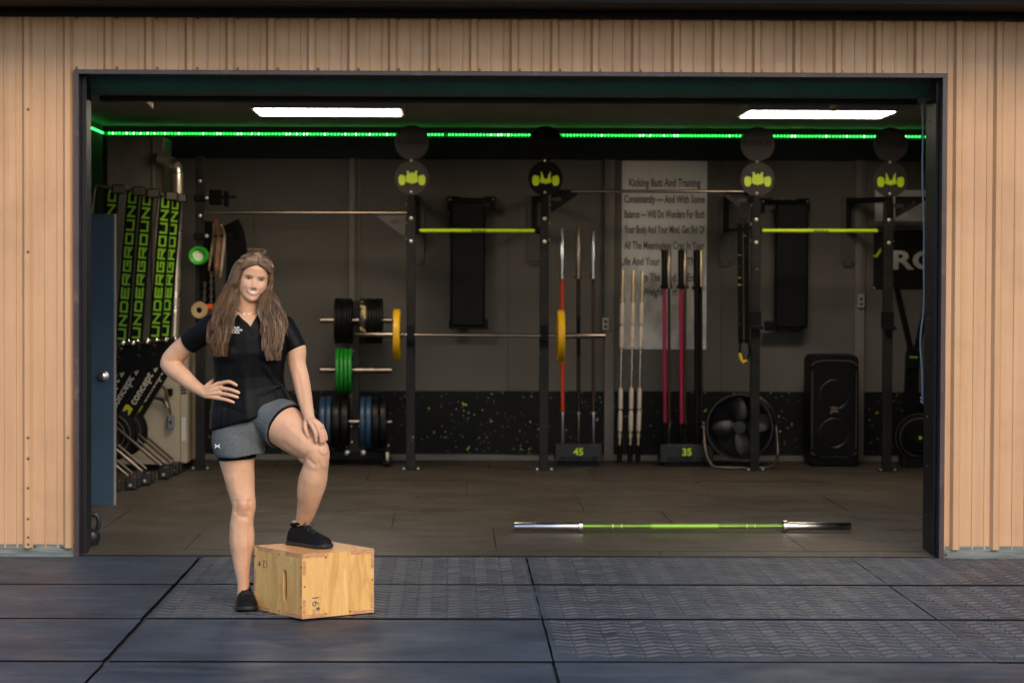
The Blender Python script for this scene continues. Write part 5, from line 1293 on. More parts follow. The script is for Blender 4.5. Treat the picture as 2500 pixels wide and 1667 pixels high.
NZ, NT = 74, 96; vs_ = []; fs = []
zz = np.sin(np.linspace(-math.pi / 2, math.pi / 2, NZ)) * .118
zz = np.linspace(-.118, .118, NZ)
for z in zz:
    th = np.linspace(-math.pi, math.pi, NT, endpoint=False); x, y = face_r(th, np.full(NT, z))
    for a, b_ in zip(x, y): vs_.append(tuple(hp(a, b_, z)))
for i in range(NZ - 1):
    for k in range(NT): fs.append((i * NT + k, i * NT + (k + 1) % NT, (i + 1) * NT + (k + 1) % NT, (i + 1) * NT + k))
fs.append(tuple(reversed(range(NT)))); fs.append(tuple(range((NZ - 1) * NT, NZ * NT)))
body.add(vs_, fs)
body_o = body.build('body', M_SKIN, wom); bake(body_o, .0032, 3, .5)
def uneven(o, amps, seed):
    me = o.data; nv = len(me.vertices); co = np.empty(nv * 3); me.vertices.foreach_get('co', co); co = co.reshape(-1, 3); no = np.empty(nv * 3); me.vertices.foreach_get('normal', no); no = no.reshape(-1, 3)
    below = np.clip((W(600, 1128).z - co[:, 2]) / .05, 0, 1)
    for k, a, an in amps: r_ = np.random.default_rng(seed); s_ = sum(np.sin(co @ (v / np.linalg.norm(v) * k * r_.uniform(.6, 1.4) * np.array(an)) + r_.uniform(0, 6.28)) for v in r_.normal(0, 1, (8, 3))) / math.sqrt(8); co += no * ((np.clip(s_, -2, 1.6) - .3) * a * below)[:, None]; seed += 1
    me.vertices.foreach_set('co', co.ravel()); me.update()
def dents(o, spots):
    me = o.data; nv = len(me.vertices); co = np.empty(nv * 3); me.vertices.foreach_get('co', co); co = co.reshape(-1, 3); no = np.empty(nv * 3); me.vertices.foreach_get('normal', no); no = no.reshape(-1, 3); w0 = wloc(wom)
    d = np.zeros(nv)
    for (px0, py0, px1, py1, dy, rad, dep) in spots:
        a, b_ = W(px0, py0, dy) - w0, W(px1, py1, dy) - w0; a, b_ = np.array([a.x, a.z]), np.array([b_.x, b_.z]); ab = b_ - a; L2 = max(ab @ ab, 1e-9)
        p = co[:, [0, 2]]; t = np.clip(((p - a) @ ab) / L2, 0, 1); dist = np.linalg.norm(p - (a + t[:, None] * ab), axis=1)
        d += dep * np.exp(-(dist / rad) ** 2) * np.clip(-no[:, 1] * 1.6, 0, 1)
    co += no * d[:, None]; me.vertices.foreach_set('co', co.ravel()); me.update()
dents(body_o, ((580, 1222, 578, 1246, 0, .011, -.0045), (612, 1222, 613, 1246, 0, .010, -.0045), (590, 1258, 602, 1258, 0, .010, -.0035), (596, 1228, 596, 1238, 0, .016, .0035), (600, 1150, 604, 1205, 0, .012, -.0030), (575, 1160, 580, 1200, 0, .014, .0025),
               (604, 1270, 603, 1380, 0, .009, .0028), (612, 1285, 612, 1340, 0, .010, -.0025), (572, 1285, 574, 1335, 0, .012, .0025),
               (762, 1112, 775, 1124, 0, .011, -.005), (790, 1088, 796, 1096, 0, .010, .003), (786, 1120, 790, 1132, 0, .010, -.003), (746, 1170, 742, 1225, 0, .013, -.0018), (772, 1150, 757, 1240, 0, .013, .0014), (700, 1075, 745, 1105, 0, .014, -.003), (705, 1030, 745, 1062, 0, .016, .003),
               (728, 905, 745, 975, 0, .009, -.0025), (722, 870, 728, 905, 0, .012, .0022), (432, 880, 470, 925, 0, .010, -.0025), (415, 878, 425, 884, 0, .012, .002)))
uneven(body_o, ((34, .0020, (1.3, 1.3, .5)), (80, .0006, (1, 1, .7))), 21)
# ------------------------------------------------------------ face details set on the surface
def surf(x, z, off=.001):
    w_ = float(sm_i(z, wk)); th = math.asin(max(-.97, min(.97, x / w_))); X, Y = face_r(np.array([th]), np.array([z]))
    return hp(x, float(Y[0]) - off, z)
def patch(name, outline, m, off=.0012, parent=None, center=None):
    q = MB(); n = len(outline); cx = sum(p[0] for p in outline) / n; cz = sum(p[1] for p in outline) / n
    vs2 = [surf(cx, cz, off)]
    for t in (.35, .7, 1.0): vs2 += [surf(cx + (x - cx) * t, cz + (z - cz) * t, off) for x, z in outline]
    f2 = [(0, 1 + k, 1 + (k + 1) % n) for k in range(n)]
    for r_ in range(2):
        for k in range(n): f2.append((1 + r_ * n + k, 1 + (r_ + 1) * n + k, 1 + (r_ + 1) * n + (k + 1) % n, 1 + r_ * n + (k + 1) % n))
    q.add(vs2, f2); return q.build(name, m, parent or wom, smooth=True)
def band(name, up, lo, m, off=.0012):
    q = MB(); n = len(up); k = 4; vs2 = []
    for (a, b_) in zip(up, lo):
        for j in range(k + 1): t = j / k; vs2.append(surf(a[0] + (b_[0] - a[0]) * t, a[1] + (b_[1] - a[1]) * t, off + (.0022 * math.sin(math.pi * t))))
    f2 = [(i * (k + 1) + j, (i + 1) * (k + 1) + j, (i + 1) * (k + 1) + j + 1, i * (k + 1) + j + 1) for i in range(n - 1) for j in range(k)]
    q.add(vs2, f2); return q.build(name, m, wom, smooth=True)
M_EYEW = mat('eye_white', (.62, .56, .52), .25); M_IRIS = mat('iris_brown', (.035, .018, .010), .15); M_LASH = mat('lash', (.022, .013, .010), .6)
M_BROW = mat('brow_hair', (.22, .125, .080), .7); M_LIP = mat('lip', (.60, .285, .215), .38); M_TEETH = mat('teeth', (.88, .86, .82), .25)
M_MOUTH = mat('mouth_dark', (.26, .09, .075), .5); M_NOST = mat('nostril', (.36, .17, .115), .7)
for sg in (-1, 1):
    ex = .0315 * sg; E = lambda u, v: (ex + u * .0145 * sg, -.001 + v * .0036)
    patch('eye', [E(-1, -.35), (E(-.5, .65)), E(0, 1), E(.5, .75), E(1, .15), E(.5, -.7), E(0, -1), E(-.5, -.8)], M_EYEW, .0018)
    patch('iris', [(ex + .0052 * math.cos(t), -.0008 + .0034 * math.sin(t)) for t in np.linspace(0, 2 * math.pi, 12, endpoint=False)], M_IRIS, .0026)
    band('eyelashes', [E(-1.05, .0), E(-.5, 1.05), E(0, 1.35), E(.5, 1.15), E(1.1, .45)], [E(-1.0, -.35), E(-.5, .6), E(0, .95), E(.5, .7), E(1.05, .0)], M_LASH, .0026)
    band('lower_lashes', [E(-.9, -.45), E(0, -1.0), E(1, -.05)], [E(-.9, -.75), E(0, -1.35), E(1.0, -.45)], mat('lower_lash', (.36, .19, .135), .6), .0022)
    band('eyebrow', [(ex - .019 * sg, .0130), (ex - .008 * sg, .0160), (ex + .004 * sg, .0175), (ex + .017 * sg, .0125)], [(ex - .019 * sg, .0085), (ex - .008 * sg, .0118), (ex + .004 * sg, .0140), (ex + .017 * sg, .0112)], M_BROW, .0016)
    patch('nostril', [(sg * .0075 + .0042 * math.cos(t), -.0462 + .0017 * math.sin(t)) for t in np.linspace(0, 2 * math.pi, 10, endpoint=False)], M_NOST, .0012)
xsn = np.linspace(-1, 1, 13)
up_i = [(.0310 * t, -.0585 - .0018 * (1 - t * t)) for t in xsn]; lo_i = [(.0310 * t, -.0590 - .0120 * (1 - t * t) ** .8) for t in xsn]
band('mouth', [(a, b_ + .001) for a, b_ in up_i], [(a, b_ - .001) for a, b_ in lo_i], M_MOUTH, .0004)
band('teeth', [(a * .90, b_ + .0005) for a, b_ in up_i], [(a * .90, b_ + .0010) for a, b_ in lo_i], M_TEETH, .0016)
band('upper_lip', [(.0335 * t, -.0575 + .0036 * (1 - abs(t) ** 1.6) - (.0014 * math.exp(-(t / .12) ** 2))) for t in xsn], up_i, M_LIP, .0022)
band('lower_lip', lo_i, [(.0325 * t, -.0590 - .0185 * (1 - t * t) ** .85) for t in xsn], M_LIP, .0022)
for sg in (-1, 1):       # ears, mostly under the hair
    q = MB(); c = hp(sg * .072, .012, -.018); q.ball(c, .028, 12, 8, (.35, .6, 1)); q.build('ear', M_SKIN, wom, smooth=True)

# ------------------------------------------------------------ clothes
def make_cloth(name, ca, cb, scale, rough, stretch=(1, 1, 1)):
    m, nt, b = nodes_mat(name, rough, 0, .3)
    v = coords(nt, stretch); c = mixc(nt, remap(nt, noise(nt, v, scale, 3, .6), .35, .65), ca, cb)
    nt.links.new(c, b.inputs['Base Color']); b.inputs['Specular IOR Level'].default_value = .09
    bump(nt, b, noise(nt, coords(nt), 700, 2), .2, .002); return m
M_POLO = make_cloth('black_knit', (.0042, .0043, .0047), (.0058, .0059, .0063), 60, .46)
M_SHORT = make_cloth('heather_grey', (.080, .087, .089), (.132, .143, .145), 320, .8, (1, 1, .35))
M_LINER = make_cloth('black_liner', (.004, .0045, .006), (.006, .0065, .008), 60, .7)
SH = [((575, 771), (637, 771), .060), ((546, 778), (667, 776), .080), ((511, 795), (696, 790), .100), ((507, 830), (703, 825), .116), ((514, 862), (703, 860), .124), ((519, 893), (695, 890), .116), ((522, 922), (693, 918), .108), ((521, 952), (698, 946), .110), ((516, 985), (708, 966), .122), ((513, 1015), (716, 977), .130), ((512, 1050), (722, 989), .136)]
shirt = MB(); loft(shirt, [lr_ring(a, b_, c) for a, b_, c in SH])
shirt.ball(W(570, 864, -.070), .068, 18, 12, (1, .8, .95)); shirt.ball(W(648, 862, -.070), .068, 18, 12, (1, .8, .95))
limb(shirt, [(604, 784, .02, 30), (560, 790, .02, 30), (518, 800, .01, 33)]); limb(shirt, [(606, 784, .02, 30), (655, 788, .02, 30), (693, 799, .01, 31)])
def sleeve(mb, stations):
    """(px, py, dy, radius px) with flat ends"""
    P_ = [W(a, b_, c) for a, b_, c, r_ in stations]; mb.tube(P_, [r_ * M1 for *_, r_ in stations], 26)
sleeve(shirt, [(520, 798, .01, 32), (497, 812, .025, 31.5), (476, 826, .045, 30.5), (459, 838, .060, 30)])
sleeve(shirt, [(692, 799, .01, 30), (706, 818, .003, 28.5), (717, 836, -.004, 26.5), (725, 853, -.010, 26.5)])
shirt_o = shirt.build('polo_shirt', M_POLO, wom); bake(shirt_o, .0045, 5, .5)
# wrinkles pressed into the cloth, and the open V of the neck
me = shirt_o.data; nv = len(me.vertices); co = np.empty(nv * 3); me.vertices.foreach_get('co', co); co = co.reshape(-1, 3)
no = np.empty(nv * 3); me.vertices.foreach_get('normal', no); no = no.reshape(-1, 3); off_w = np.array(wloc(wom)); wc_ = co + off_w
def sines(p, seed, k0, n=7, aniso=(1, 1, 1)):
    r_ = np.random.default_rng(seed); s_ = np.zeros(len(p))
    for _ in range(n):
        k = r_.normal(0, 1, 3); k = k / np.linalg.norm(k) * k0 * r_.uniform(.6, 1.5) * np.array(aniso); s_ += np.sin(p @ k + r_.uniform(0, 6.28))
    return s_ / math.sqrt(n)
zl_ = wc_[:, 2]; waist = np.exp(-((zl_ - W(600, 940).z) / .10) ** 2)
wr = sines(wc_, 3, 20, 9, (1.6, 1, .25)) * (.0012 + .004 * np.exp(-((zl_ - W(600, 1020).z) / .06) ** 2))
# long drape folds from the bust down to the lifted hip
A_, B_ = W(655, 905), W(712, 975)
for (p0, p1, amp, sg_) in (((648, 890), (700, 968), .006, .012), ((665, 900), (712, 962), -.004, .010), ((560, 890), (545, 1030), .004, .014), ((600, 900), (610, 1030), .0035, .02), ((535, 985), (600, 1005), -.0025, .010), ((655, 830), (705, 870), -.004, .010), ((700, 935), (640, 960), .003, .009)):
    a, c = W(*p0), W(*p1); d = np.array([c.x - a.x, c.z - a.z]); L = np.linalg.norm(d); d /= L
    rel = np.stack([wc_[:, 0] - a.x, wc_[:, 2] - a.z], 1); t = rel @ d; s_ = rel @ np.array([-d[1], d[0]])
    wr += 1.7 * amp * np.exp(-(s_ / sg_) ** 2) * np.clip(1 - ((t / L - .5) / .62) ** 4, 0, 1) * (no[:, 1] < .2)
co = co + no * wr[:, None]; me.vertices.foreach_set('co', co.ravel()); wc_ = co + off_w
bm = bmesh.new(); bm.from_mesh(me)
Lp, Rp, Tp = W(568, 758), W(641, 758), W(619, 808)
def in_v(p):
    if p.z < Tp.z or p.y > YW + .06: return False
    t = (p.z - Tp.z) / (Lp.z - Tp.z)
    return Tp.x + (Lp.x - Tp.x) * t ** .92 < p.x < Tp.x + (Rp.x - Tp.x) * t ** .92
offv = wloc(wom)
kill = [f_ for f_ in bm.faces if in_v(f_.calc_center_median() + offv)]
bmesh.ops.delete(bm, geom=kill, context='FACES'); bm.to_mesh(me); bm.free()
# collar and placket edges along the V
def shirt_y(px, py):
    p = W(px, py); k = np.argmin((wc_[:, 0] - p.x) ** 2 + (wc_[:, 2] - p.z) ** 2 + (wc_[:, 1] > YW) * 1.0); return wc_[k, 1]
def collar(pts, wd):
    q = MB(); vs2 = []
    for i, (a, b_) in enumerate(pts):
        p = W(a, b_); y = shirt_y(a, b_) ; vs2.append(Vector((p.x, y - .004, p.z)))
    n = len(vs2); out = []
    for i, p in enumerate(vs2):
        t = (vs2[min(i + 1, n - 1)] - vs2[max(i - 1, 0)]).normalized(); s_ = Vector((t.z, 0, -t.x)); wv = wd * (.35 + .65 * math.sin(math.pi * min(1, (i + .6) / n)))
        out += [p - s_ * .003, p + s_ * wv + Vector((0, -.002, 0)), p + s_ * wv + Vector((0, .006, 0)), p - s_ * .003 + Vector((0, .008, 0))]
    fs2 = [(0, 1, 2, 3), (4 * n - 1, 4 * n - 2, 4 * n - 3, 4 * n - 4)]
    for i in range(n - 1):
        for k in range(4): fs2.append((4 * i + k, 4 * i + 4 + k, 4 * i + 4 + (k + 1) % 4, 4 * i + (k + 1) % 4))
    q.add(out, fs2); q.build('collar', mat('black_rib', (.010, .010, .011), .7, spec=.15), shirt_o, smooth=True)
collar([(572, 757), (577, 770), (588, 783), (603, 797), (619, 811)], -.026); collar([(639, 757), (635, 772), (631, 786), (625, 799), (619, 811)], .022)
p = W(619, 812); q = MB(); y = shirt_y(619, 814) - .003; a = W(617, 835); q.box(p.x - .007, p.x + .007, y - .001, y + .004, W(619, 818).z, W(619, 808).z); q.build('placket', MATS['black_rib'], shirt_o, bevel=.001)
M_PRINT = mat('white_print', (.75, .75, .76), .6)
for i, s_ in enumerate(('NNAH ALISE', 'ZEWSKI SELVIG', 'T, DPT, PH.D.')):
    tv, tf = text_geo(s_, .0125, align='LEFT', bold=.0004, sx=.9); a = W(557.5, 800.5 + i * 6.0); q = MB(); y = min(shirt_y(px, 803) for px in (560, 566, 572, 578, 584)) - .003
    yk = [min(shirt_y(px, 803), shirt_y(px, 800), shirt_y(px, 808)) for px in range(555, 592, 4)]; xk = [W(px, 803).x for px in range(555, 592, 4)]
    q.add([(a.x + v[0], float(np.interp(a.x + v[0], xk, yk)) - .0035, a.z + v[1]) for v in tv], tf); q.build('chest_print', M_PRINT, shirt_o)
# shorts with black liner
def shorts(mb, grow, legs=True):
    tdir = (W(728, 1066, -.145) - W(650, 1010, -.02)).normalized()
    e1 = (W(741, 1006) - W(649, 1068)); e1 = (e1 - tdir * e1.dot(tdir)).normalized(); e2 = tdir.cross(e1).normalized()
    loft(mb, [lr_ring((526, 990), (696, 976), .100 + grow), lr_ring((521, 1020), (698, 990), .108 + grow), lr_ring((517, 1055), (672, 1045), .118 + grow), lr_ring((520, 1085), (648, 1085), .115 + grow)])
    return tdir, e1, e2
q = MB(); tdir, e1, e2 = shorts(q, 0.0)
loft(q, [lr_ring((524, 1030), (640, 1030), .106), lr_ring((515, 1068), (644, 1065), .122), lr_ring((517, 1088), (647, 1088), .126), lr_ring((523, 1106), (648, 1100), .129), lr_ring((529, 1115), (648, 1106), .130)])
c0, c1 = W(650, 1012, -.02), W(690, 1034, -.072)
rl = 57 * M1
loft(q, [ring(c0 - tdir * .03, e1 * rl * .86, e2 * rl * .86), ring(c0 + tdir * .02, e1 * rl * .98, e2 * rl * 1.0), ring(c1 - tdir * .02, e1 * rl * 1.05, e2 * rl * 1.08), ring(c1 + tdir * .014, e1 * rl * 1.10, e2 * rl * 1.12)])
sho = q.build('shorts', M_SHORT, wom); bake(sho, .0045, 4, .5)
me = sho.data; nv = len(me.vertices); co = np.empty(nv * 3); me.vertices.foreach_get('co', co); co = co.reshape(-1, 3); no = np.empty(nv * 3); me.vertices.foreach_get('normal', no); no = no.reshape(-1, 3)
co += no * (sines(co, 11, 30, 7, (1.5, 1, .4)) * .0034 + sines(co, 12, 70, 6) * .0008)[:, None]; me.vertices.foreach_set('co', co.ravel())
q = MB(); loft(q, [lr_ring((528, 1085), (632, 1085), .104), lr_ring((529, 1112), (628, 1106), .102), lr_ring((533, 1124), (625, 1117), .100)])
loft(q, [ring(c1 - tdir * .03, e1 * rl * .95, e2 * rl * .95), ring(c1 + tdir * .008, e1 * rl * .99, e2 * rl), ring(c1 + tdir * .022, e1 * rl * 1.0, e2 * rl * 1.0)])
li = q.build('liner', M_LINER, sho); bake(li, .0045, 2, .5)
# mark on the shorts: two facing arcs that overlap
swc = np.array([v.co for v in sho.data.vertices]) + np.array(wloc(wom))
def short_y(px, py):
    p = W(px, py); k = np.argmin((swc[:, 0] - p.x) ** 2 + (swc[:, 2] - p.z) ** 2 + (swc[:, 1] > YW) * 1.0); return swc[k, 1]
ly = min(short_y(a, b_) for a in (530, 533, 536, 539, 542) for b_ in (1080, 1085, 1090)) - .003; lc = W(536, 1085)
q = MB()
for sg in (-1, 1):
    pts = [(-.0115, sg * .0095), (-.0075, sg * .0030), (0, -sg * .0002), (.0075, sg * .0030), (.0115, sg * .0095)]
    for i in range(4):
        a, b_ = Vector((lc.x + pts[i][0], ly - i * .0001 - (sg > 0) * .0006, lc.z + pts[i][1])), Vector((lc.x + pts[i + 1][0], ly - i * .0001 - (sg > 0) * .0006, lc.z + pts[i + 1][1]))
        d = (b_ - a).normalized(); n_ = Vector((-d.z, 0, d.x)) * (.0024 if i in (1, 2) else .0020); q.add([a - n_, b_ - n_, b_ + n_, a + n_], [(0, 1, 2, 3)])
q.build('logo', M_PRINT, sho)

# ------------------------------------------------------------ shoes
M_SHOE = make_cloth('black_shoe', (.0055, .006, .006), (.010, .0105, .0105), 120, .6)
M_SOLE = mat('black_sole', (.008, .008, .0085), .5, var=.2)
def shoe(heel, toe, name_label, wf=1.0):
    heel, toe = Vector(heel), Vector(toe); f_ = (toe - heel); f_.z = 0; L = f_.length; f_.normalize(); s_ = Vector((-f_.y, f_.x, 0)); up = Vector((0, 0, 1))
    st_ = [(0.0, .022, .040, .0), (.03, .031, .066, .0), (.12, .036, .088, .0), (.22, .036, .094, .0), (.34, .036, .098, .0), (.42, .037, .086, .0), (.52, .040, .072, .0), (.64, .0445, .060, .0), (.78, .0465, .050, .0), (.90, .041, .042, .0), (.97, .029, .034, .0), (1.0, .016, .024, .0)]
    st_ = [(a, b_ * wf, c * 1.08, d) for a, b_, c, d in st_]
    def sec(t, w_, h_, n=24):
        c = heel + f_ * (L * t); out = []
        for k in range(n):
            a = 2 * math.pi * k / n; ca, sa = math.cos(a), math.sin(a)
            if sa >= 0: yy = h_ * (abs(sa) ** .75) ; xx = w_ * math.copysign(abs(ca) ** .72, ca)
            else: yy = 0; xx = w_ * math.copysign(abs(ca) ** .6, ca)
            nar = 1 - .36 * max(0, (yy - .045) / .06)
            out.append(c + s_ * xx * nar + up * (yy + .010))
        return out
    q = MB(); loft(q, [sec(t, w_, h_) for t, w_, h_, _ in st_]); o = q.build('shoe', M_SHOE, wom); o['label'] = name_label; bake(o, .003, 3, .5)
    q = MB()
    rs_ = []
    for t, w_, h_, _ in st_:
        c = heel + f_ * (L * (t * 1.02 - .01)); ww = w_ + .0035; tz = .006 * max(0, (t - .85) / .15)
        rs_.append([c - s_ * ww + up * (.0 + tz), c + s_ * ww + up * (.0 + tz), c + s_ * ww + up * (.020 + tz), c - s_ * ww + up * (.020 + tz)])
    loft(q, rs_); q.build('sole', M_SOLE, o, bevel=.004, smooth=True)
    for k in range(6):
        t = .40 + .055 * k; hh = float(np.interp(t, [a[0] for a in st_], [a[2] for a in st_])) + .0115; ww = .018 + .001 * k; c = heel + f_ * (L * t)
        q = MB(); sk = .006 if k % 2 else -.006
        q.tube([c - s_ * ww + up * (hh - .009) - f_ * sk, c - s_ * ww * .4 + up * (hh + .0005), c + s_ * ww * .4 + up * (hh + .0005), c + s_ * ww + up * (hh - .009) + f_ * sk], .0028, 6); q.build('lace', mat('shoe_lace', (.02, .02, .02), .8), o, smooth=True)
    c = heel + f_ * (L * .40) + up * .106
    for sg in (-1, 1):
        q = MB(); q.tube(smooth_path([c, c + s_ * sg * .014 + up * .008 + f_ * .012, c + s_ * sg * .028 + up * .001 + f_ * .022, c + s_ * sg * .020 - up * .008 + f_ * .030, c + f_ * .02 - up * .004]), .0024, 6); q.build('lace', MATS['shoe_lace'], o, smooth=True)
    # padded ankle collar
    q = MB(); cc = heel + f_ * (L * .21) + up * .104; q.tube([cc + f_ * .040 * math.cos(a) + s_ * .031 * math.sin(a) + up * (.006 * math.cos(a)) for a in np.linspace(0, 2 * math.pi, 20, endpoint=False)], .0075, 8, closed=True); q.build('ankle_collar', M_SHOE, o, smooth=True)
    q = MB(); q.tube([cc + up * -.004, cc + up * .016], .031, 18); q.build('sock', mat('sock_cream', (.50, .44, .36), .8), o, smooth=True)
toe0 = atz(604, 1495, .0); shoe((W(592, 1480).x, toe0.y + .275, 0.0055), (toe0.x, toe0.y, 0.0055), 'black lace-up shoe flat on the rubber mat', 1.14)
zb = HB + .0055 + .0025; toe1, heel1 = atz(803, 1340, zb), atz(709, 1328, zb)
shoe(heel1, toe1, 'black lace-up shoe resting on the wooden box')
# ring and necklace
M_GOLD = mat('gold', (.80, .58, .28), .25, 1.0)
rc = W(785.2, 1046, -.270); ax = (W(788, 1055, -.276) - W(780, 1036, -.262)).normalized(); e_ = ax.cross(Vector((0, 1, 0))).normalized(); e3 = ax.cross(e_)
q = MB(); q.tube([rc + (e_ * math.cos(a) + e3 * math.sin(a)) * .0112 for a in np.linspace(0, 2 * math.pi, 18, endpoint=False)], .0017, 6, closed=True); rg = q.build('finger_ring', M_GOLD, wom, smooth=True)
q = MB(); q.ball(rc - e3 * -.012 if (rc - e3 * -.012).y < rc.y else rc - e3 * .012, .0035, 8, 6); q.build('stone', M_CHROME, rg)
bwc = np.array([v.co for v in body_o.data.vertices]) + np.array(wloc(wom))
def skin_y(px, py):
    p = W(px, py); k = np.argmin((bwc[:, 0] - p.x) ** 2 + (bwc[:, 2] - p.z) ** 2 + (bwc[:, 1] > YW + .02) * 1.0); return bwc[k, 1]
nk = [(577, 749), (582, 756), (589, 761), (598, 765), (608, 767), (620, 766), (630, 761), (634, 754)]
q = MB(); q.tube(smooth_path([(W(a, b_).x, skin_y(a, b_) - .002, W(a, b_).z) for a, b_ in nk], 3), .0011, 5); q.build('necklace', M_GOLD, wom, smooth=True)
a = W(598, 766); q = MB(); y = skin_y(598, 766) - .004; q.box(a.x - .0055, a.x + .0055, y, y + .002, a.z - .007, a.z + .005); q.build('pendant', M_CHROME, wom)

# ------------------------------------------------------------ hair
H1 = mat('hair_dark', (.095, .056, .031), .36, var=.25, vscale=20); H2 = mat('hair_brown', (.175, .103, .056), .36, var=.25, vscale=20); H3 = mat('hair_light', (.30, .176, .092), .36, var=.25, vscale=20)
hair = MB(); hr = random.Random(5)
# cap that follows the skull: everything but the face
cap = []; nzc, ntc = 26, 48
def cap_pt(th, z, off):
    x, y = face_r(np.array([th]), np.array([z])); x, y = float(x[0]), float(y[0]); w_ = float(sm_i(z, wk)); k = 1 + off / max(.03, w_)
    return hp(x * k, y * k, z * (1 + off / .118))
def hairline(th):
    """lowest z of the cap at angle th from straight ahead"""
    a = abs(th)
    return float(np.interp(a, [0, .35, .7, .95, 1.15, 1.5, 3.2], [.068, .066, .050, .022, -.03, -.09, -.10]))
for i in range(nzc):
    for k in range(ntc):
        th = -math.pi + 2 * math.pi * k / ntc; zl0 = hairline(th); z = zl0 + (.1175 - zl0) * i / (nzc - 1)
        cap.append(cap_pt(th, z, .0015 + .004 * min(1, max(0, (z - zl0) / .03))))
fc = [(i * ntc + k, i * ntc + (k + 1) % ntc, (i + 1) * ntc + (k + 1) % ntc, (i + 1) * ntc + k) for i in range(nzc - 1) for k in range(ntc)] + [tuple(range((nzc - 1) * ntc, nzc * ntc))]
hair.cur = 1; hair.add(cap, fc)
yC = HM.translation.y - YW          # depth of the head's centre
def strand(pts, r0, r1, mi, wave=0.0, ph=0.0, wl=.11, seg=5):
    sp = smooth_path(pts, seg); n = len(sp); acc = 0.0; out = []; L = 0
    for i in range(1, n): L += (sp[i] - sp[i - 1]).length
    for i, p in enumerate(sp):
        if i: acc += (sp[i] - sp[i - 1]).length
        u = acc / max(L, 1e-6); am = wave * max(0, min(1, (u - .25) / .4)); a = ph + 2 * math.pi * acc / wl
        out.append(p + Vector((am * math.sin(a), am * .7 * math.cos(a * .9 + 1), 0)))
    hair.cur = mi; hair.tube(out, [r0 + (r1 - r0) * (i / (n - 1)) ** 2 for i in range(n)], 3, caps=False)
LM = [(676, 558, 582), (707, 550, 579), (739, 538, 576), (771, 526, 569), (803, 519, 562), (835, 516, 557), (867, 519, 553)]
RM = [(660, 643, 657), (692, 648, 662), (723, 638, 666), (755, 636, 681), (787, 640, 689), (819, 643, 688), (851, 648, 682), (876, 658, 677)]
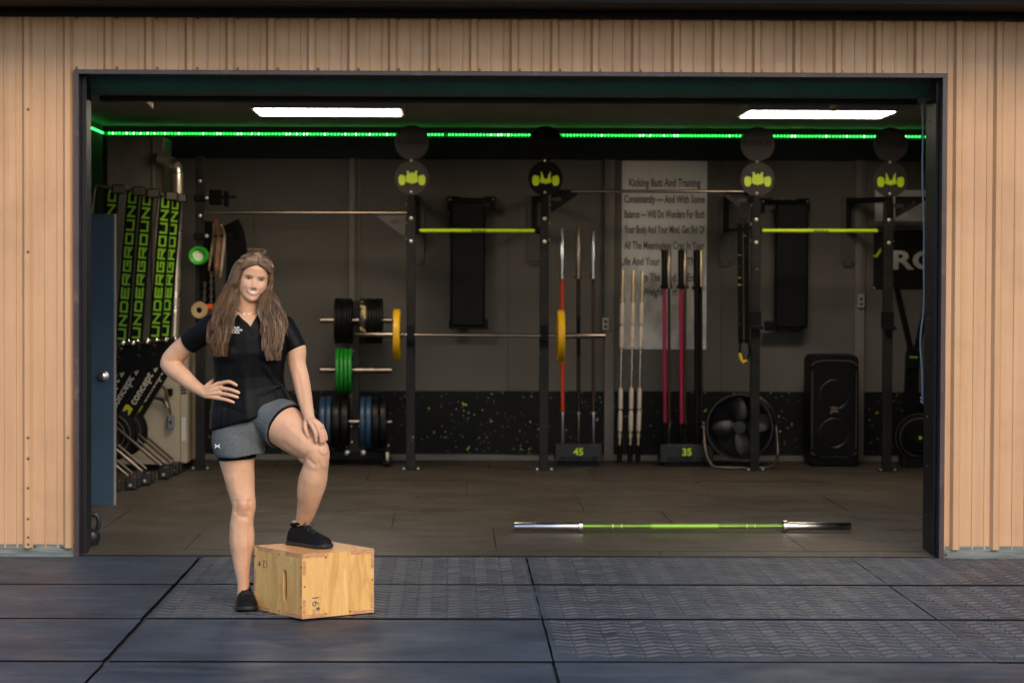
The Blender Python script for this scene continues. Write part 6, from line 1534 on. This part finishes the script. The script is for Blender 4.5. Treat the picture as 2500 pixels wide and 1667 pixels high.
def side(mass, sgn, count, r_lo, r_hi, wts, start=0, s_lo=0.0, s_hi=1.0):
    for j in range(count):
        s_ = hr.uniform(s_lo, s_hi); dd = hr.gauss(0, .016); clump = int(s_ * 14); crng = random.Random(clump * 7 + (sgn > 0) * 100)
        ph = crng.uniform(0, 6.28) + hr.gauss(0, .55); wl = crng.uniform(.12, .21); wv = crng.uniform(.006, .0125)
        u = hr.random() * 1.25; o_ = hr.uniform(.006, .013)
        root = cap_pt(sgn * .02, .070 + .046 * u, o_) if u < 1 else cap_pt(sgn * (math.pi - .3), .116 - .05 * (u - 1), o_)
        th1 = .58 + .75 * s_ + .35 * max(0, u - .5); a1 = cap_pt(sgn * th1, min(.100, max(hairline(th1), .03) + .006 + .034 * min(1, u)), o_ + .003)
        a2 = cap_pt(sgn * (1.08 + .85 * s_), .030 + hr.uniform(-.008, .008), o_ + .002 + (.006 if sgn > 0 else .016) * s_)
        a3 = cap_pt(sgn * (1.16 + .80 * s_), -.026 + hr.uniform(-.008, .008), o_ + .004 + (.010 if sgn > 0 else .030) * s_)
        pts = [root, a1, a2, a3] if start == 0 else []
        last = min(1.05, crng.uniform(.62, 1.04) + hr.gauss(0, .07)); nl = len(mass)
        for i, (py, xi, xo) in enumerate(mass):
            if i < max(1 if sgn < 0 else 2, start): continue
            if i / (nl - 1) > last + .08 and i > 3: break
            inner, outer = (xo, xi) if sgn < 0 else (xi, xo)
            px = inner + (outer - inner) * s_ + hr.gauss(0, 1.5); cpx = inner + (outer - inner) * ((clump + .5) / 14); px += (cpx - px) * .40 * max(0, (i - 3) / (nl - 3)) + crng.uniform(-1, 1) * 2.5
            fr_ = (i - 1) / (nl - 2); front = yC - .035 + (-.150 - (yC - .035)) * min(1, fr_ * 1.35) + .035 * s_
            pts.append(W(px, py + hr.uniform(-5, 5), front + dd * (1 if i > 2 else .5) - (.006 if start else 0)))
        if len(pts) < 2: continue
        strand(pts, hr.uniform(r_lo, r_hi), .0005, hr.choices([0, 1, 2], wts)[0], wv, ph, wl, 4)
side(LM, -1, 1500, .0007, .0014, [.32, .46, .22]); side(RM, 1, 1300, .0007, .0014, [.32, .46, .22])
side(LM, -1, 240, .0008, .0015, [.1, .3, .6], 4); side(RM, 1, 240, .0008, .0015, [.1, .3, .6], 4)
side(LM, -1, 50, .0004, .0006, [.2, .4, .4], 0, 1.0, 1.16); side(RM, 1, 50, .0004, .0006, [.2, .4, .4], 0, 1.0, 1.16)
side(LM, -1, 25, .0004, .0006, [.2, .4, .4], 0, -.1, .05); side(RM, 1, 25, .0004, .0006, [.2, .4, .4], 0, -.1, .05)
# hair drawn up to the crown, small loose knot and flyaways
for j in range(420):
    sg = hr.choice((-1, 1)); u = hr.random(); a0 = hp(sg * (.010 + .055 * u), -.066 + .03 * u, .080 - .035 * u ** 1.5)
    a0 = cap_pt(sg * (.06 + .85 * u), hairline(.06 + .85 * u) + .003, .004); a1 = cap_pt(sg * (.35 + 1.2 * u), .100 - .015 * u, .010 + hr.uniform(0, .005))
    a2 = hp(sg * .015 * u + hr.uniform(-.012, .012), .02 + hr.uniform(-.01, .02), .124 + hr.uniform(-.004, .006))
    strand([a0, (a0 + a1) / 2 + Vector((0, -.004, .006)), a1, a2], .0013, .0009, hr.choices([0, 1, 2], [.35, .45, .2])[0], 0, 0, .1, 4)
for j in range(200):
    c = hp(hr.uniform(-.026, .026), .010 + hr.uniform(-.02, .02), .118); r_ = hr.uniform(.010, .021); a = hr.uniform(0, 6.28); tl = hr.uniform(.5, 1.3)
    pts = [c + Vector((r_ * math.cos(a + t) * 1.1, r_ * math.sin(a + t) * .8, .002 + r_ * tl * math.sin(t * .9))) for t in (0, .8, 1.6, 2.4, 3.1)]
    strand(pts, .0009, .0005, hr.choices([0, 1, 2], [.3, .4, .3])[0], 0, 0, .1, 3)
ho = hair.build('hair', [H1, H2, H3], wom, smooth=True); ho['kind'] = 'stuff'
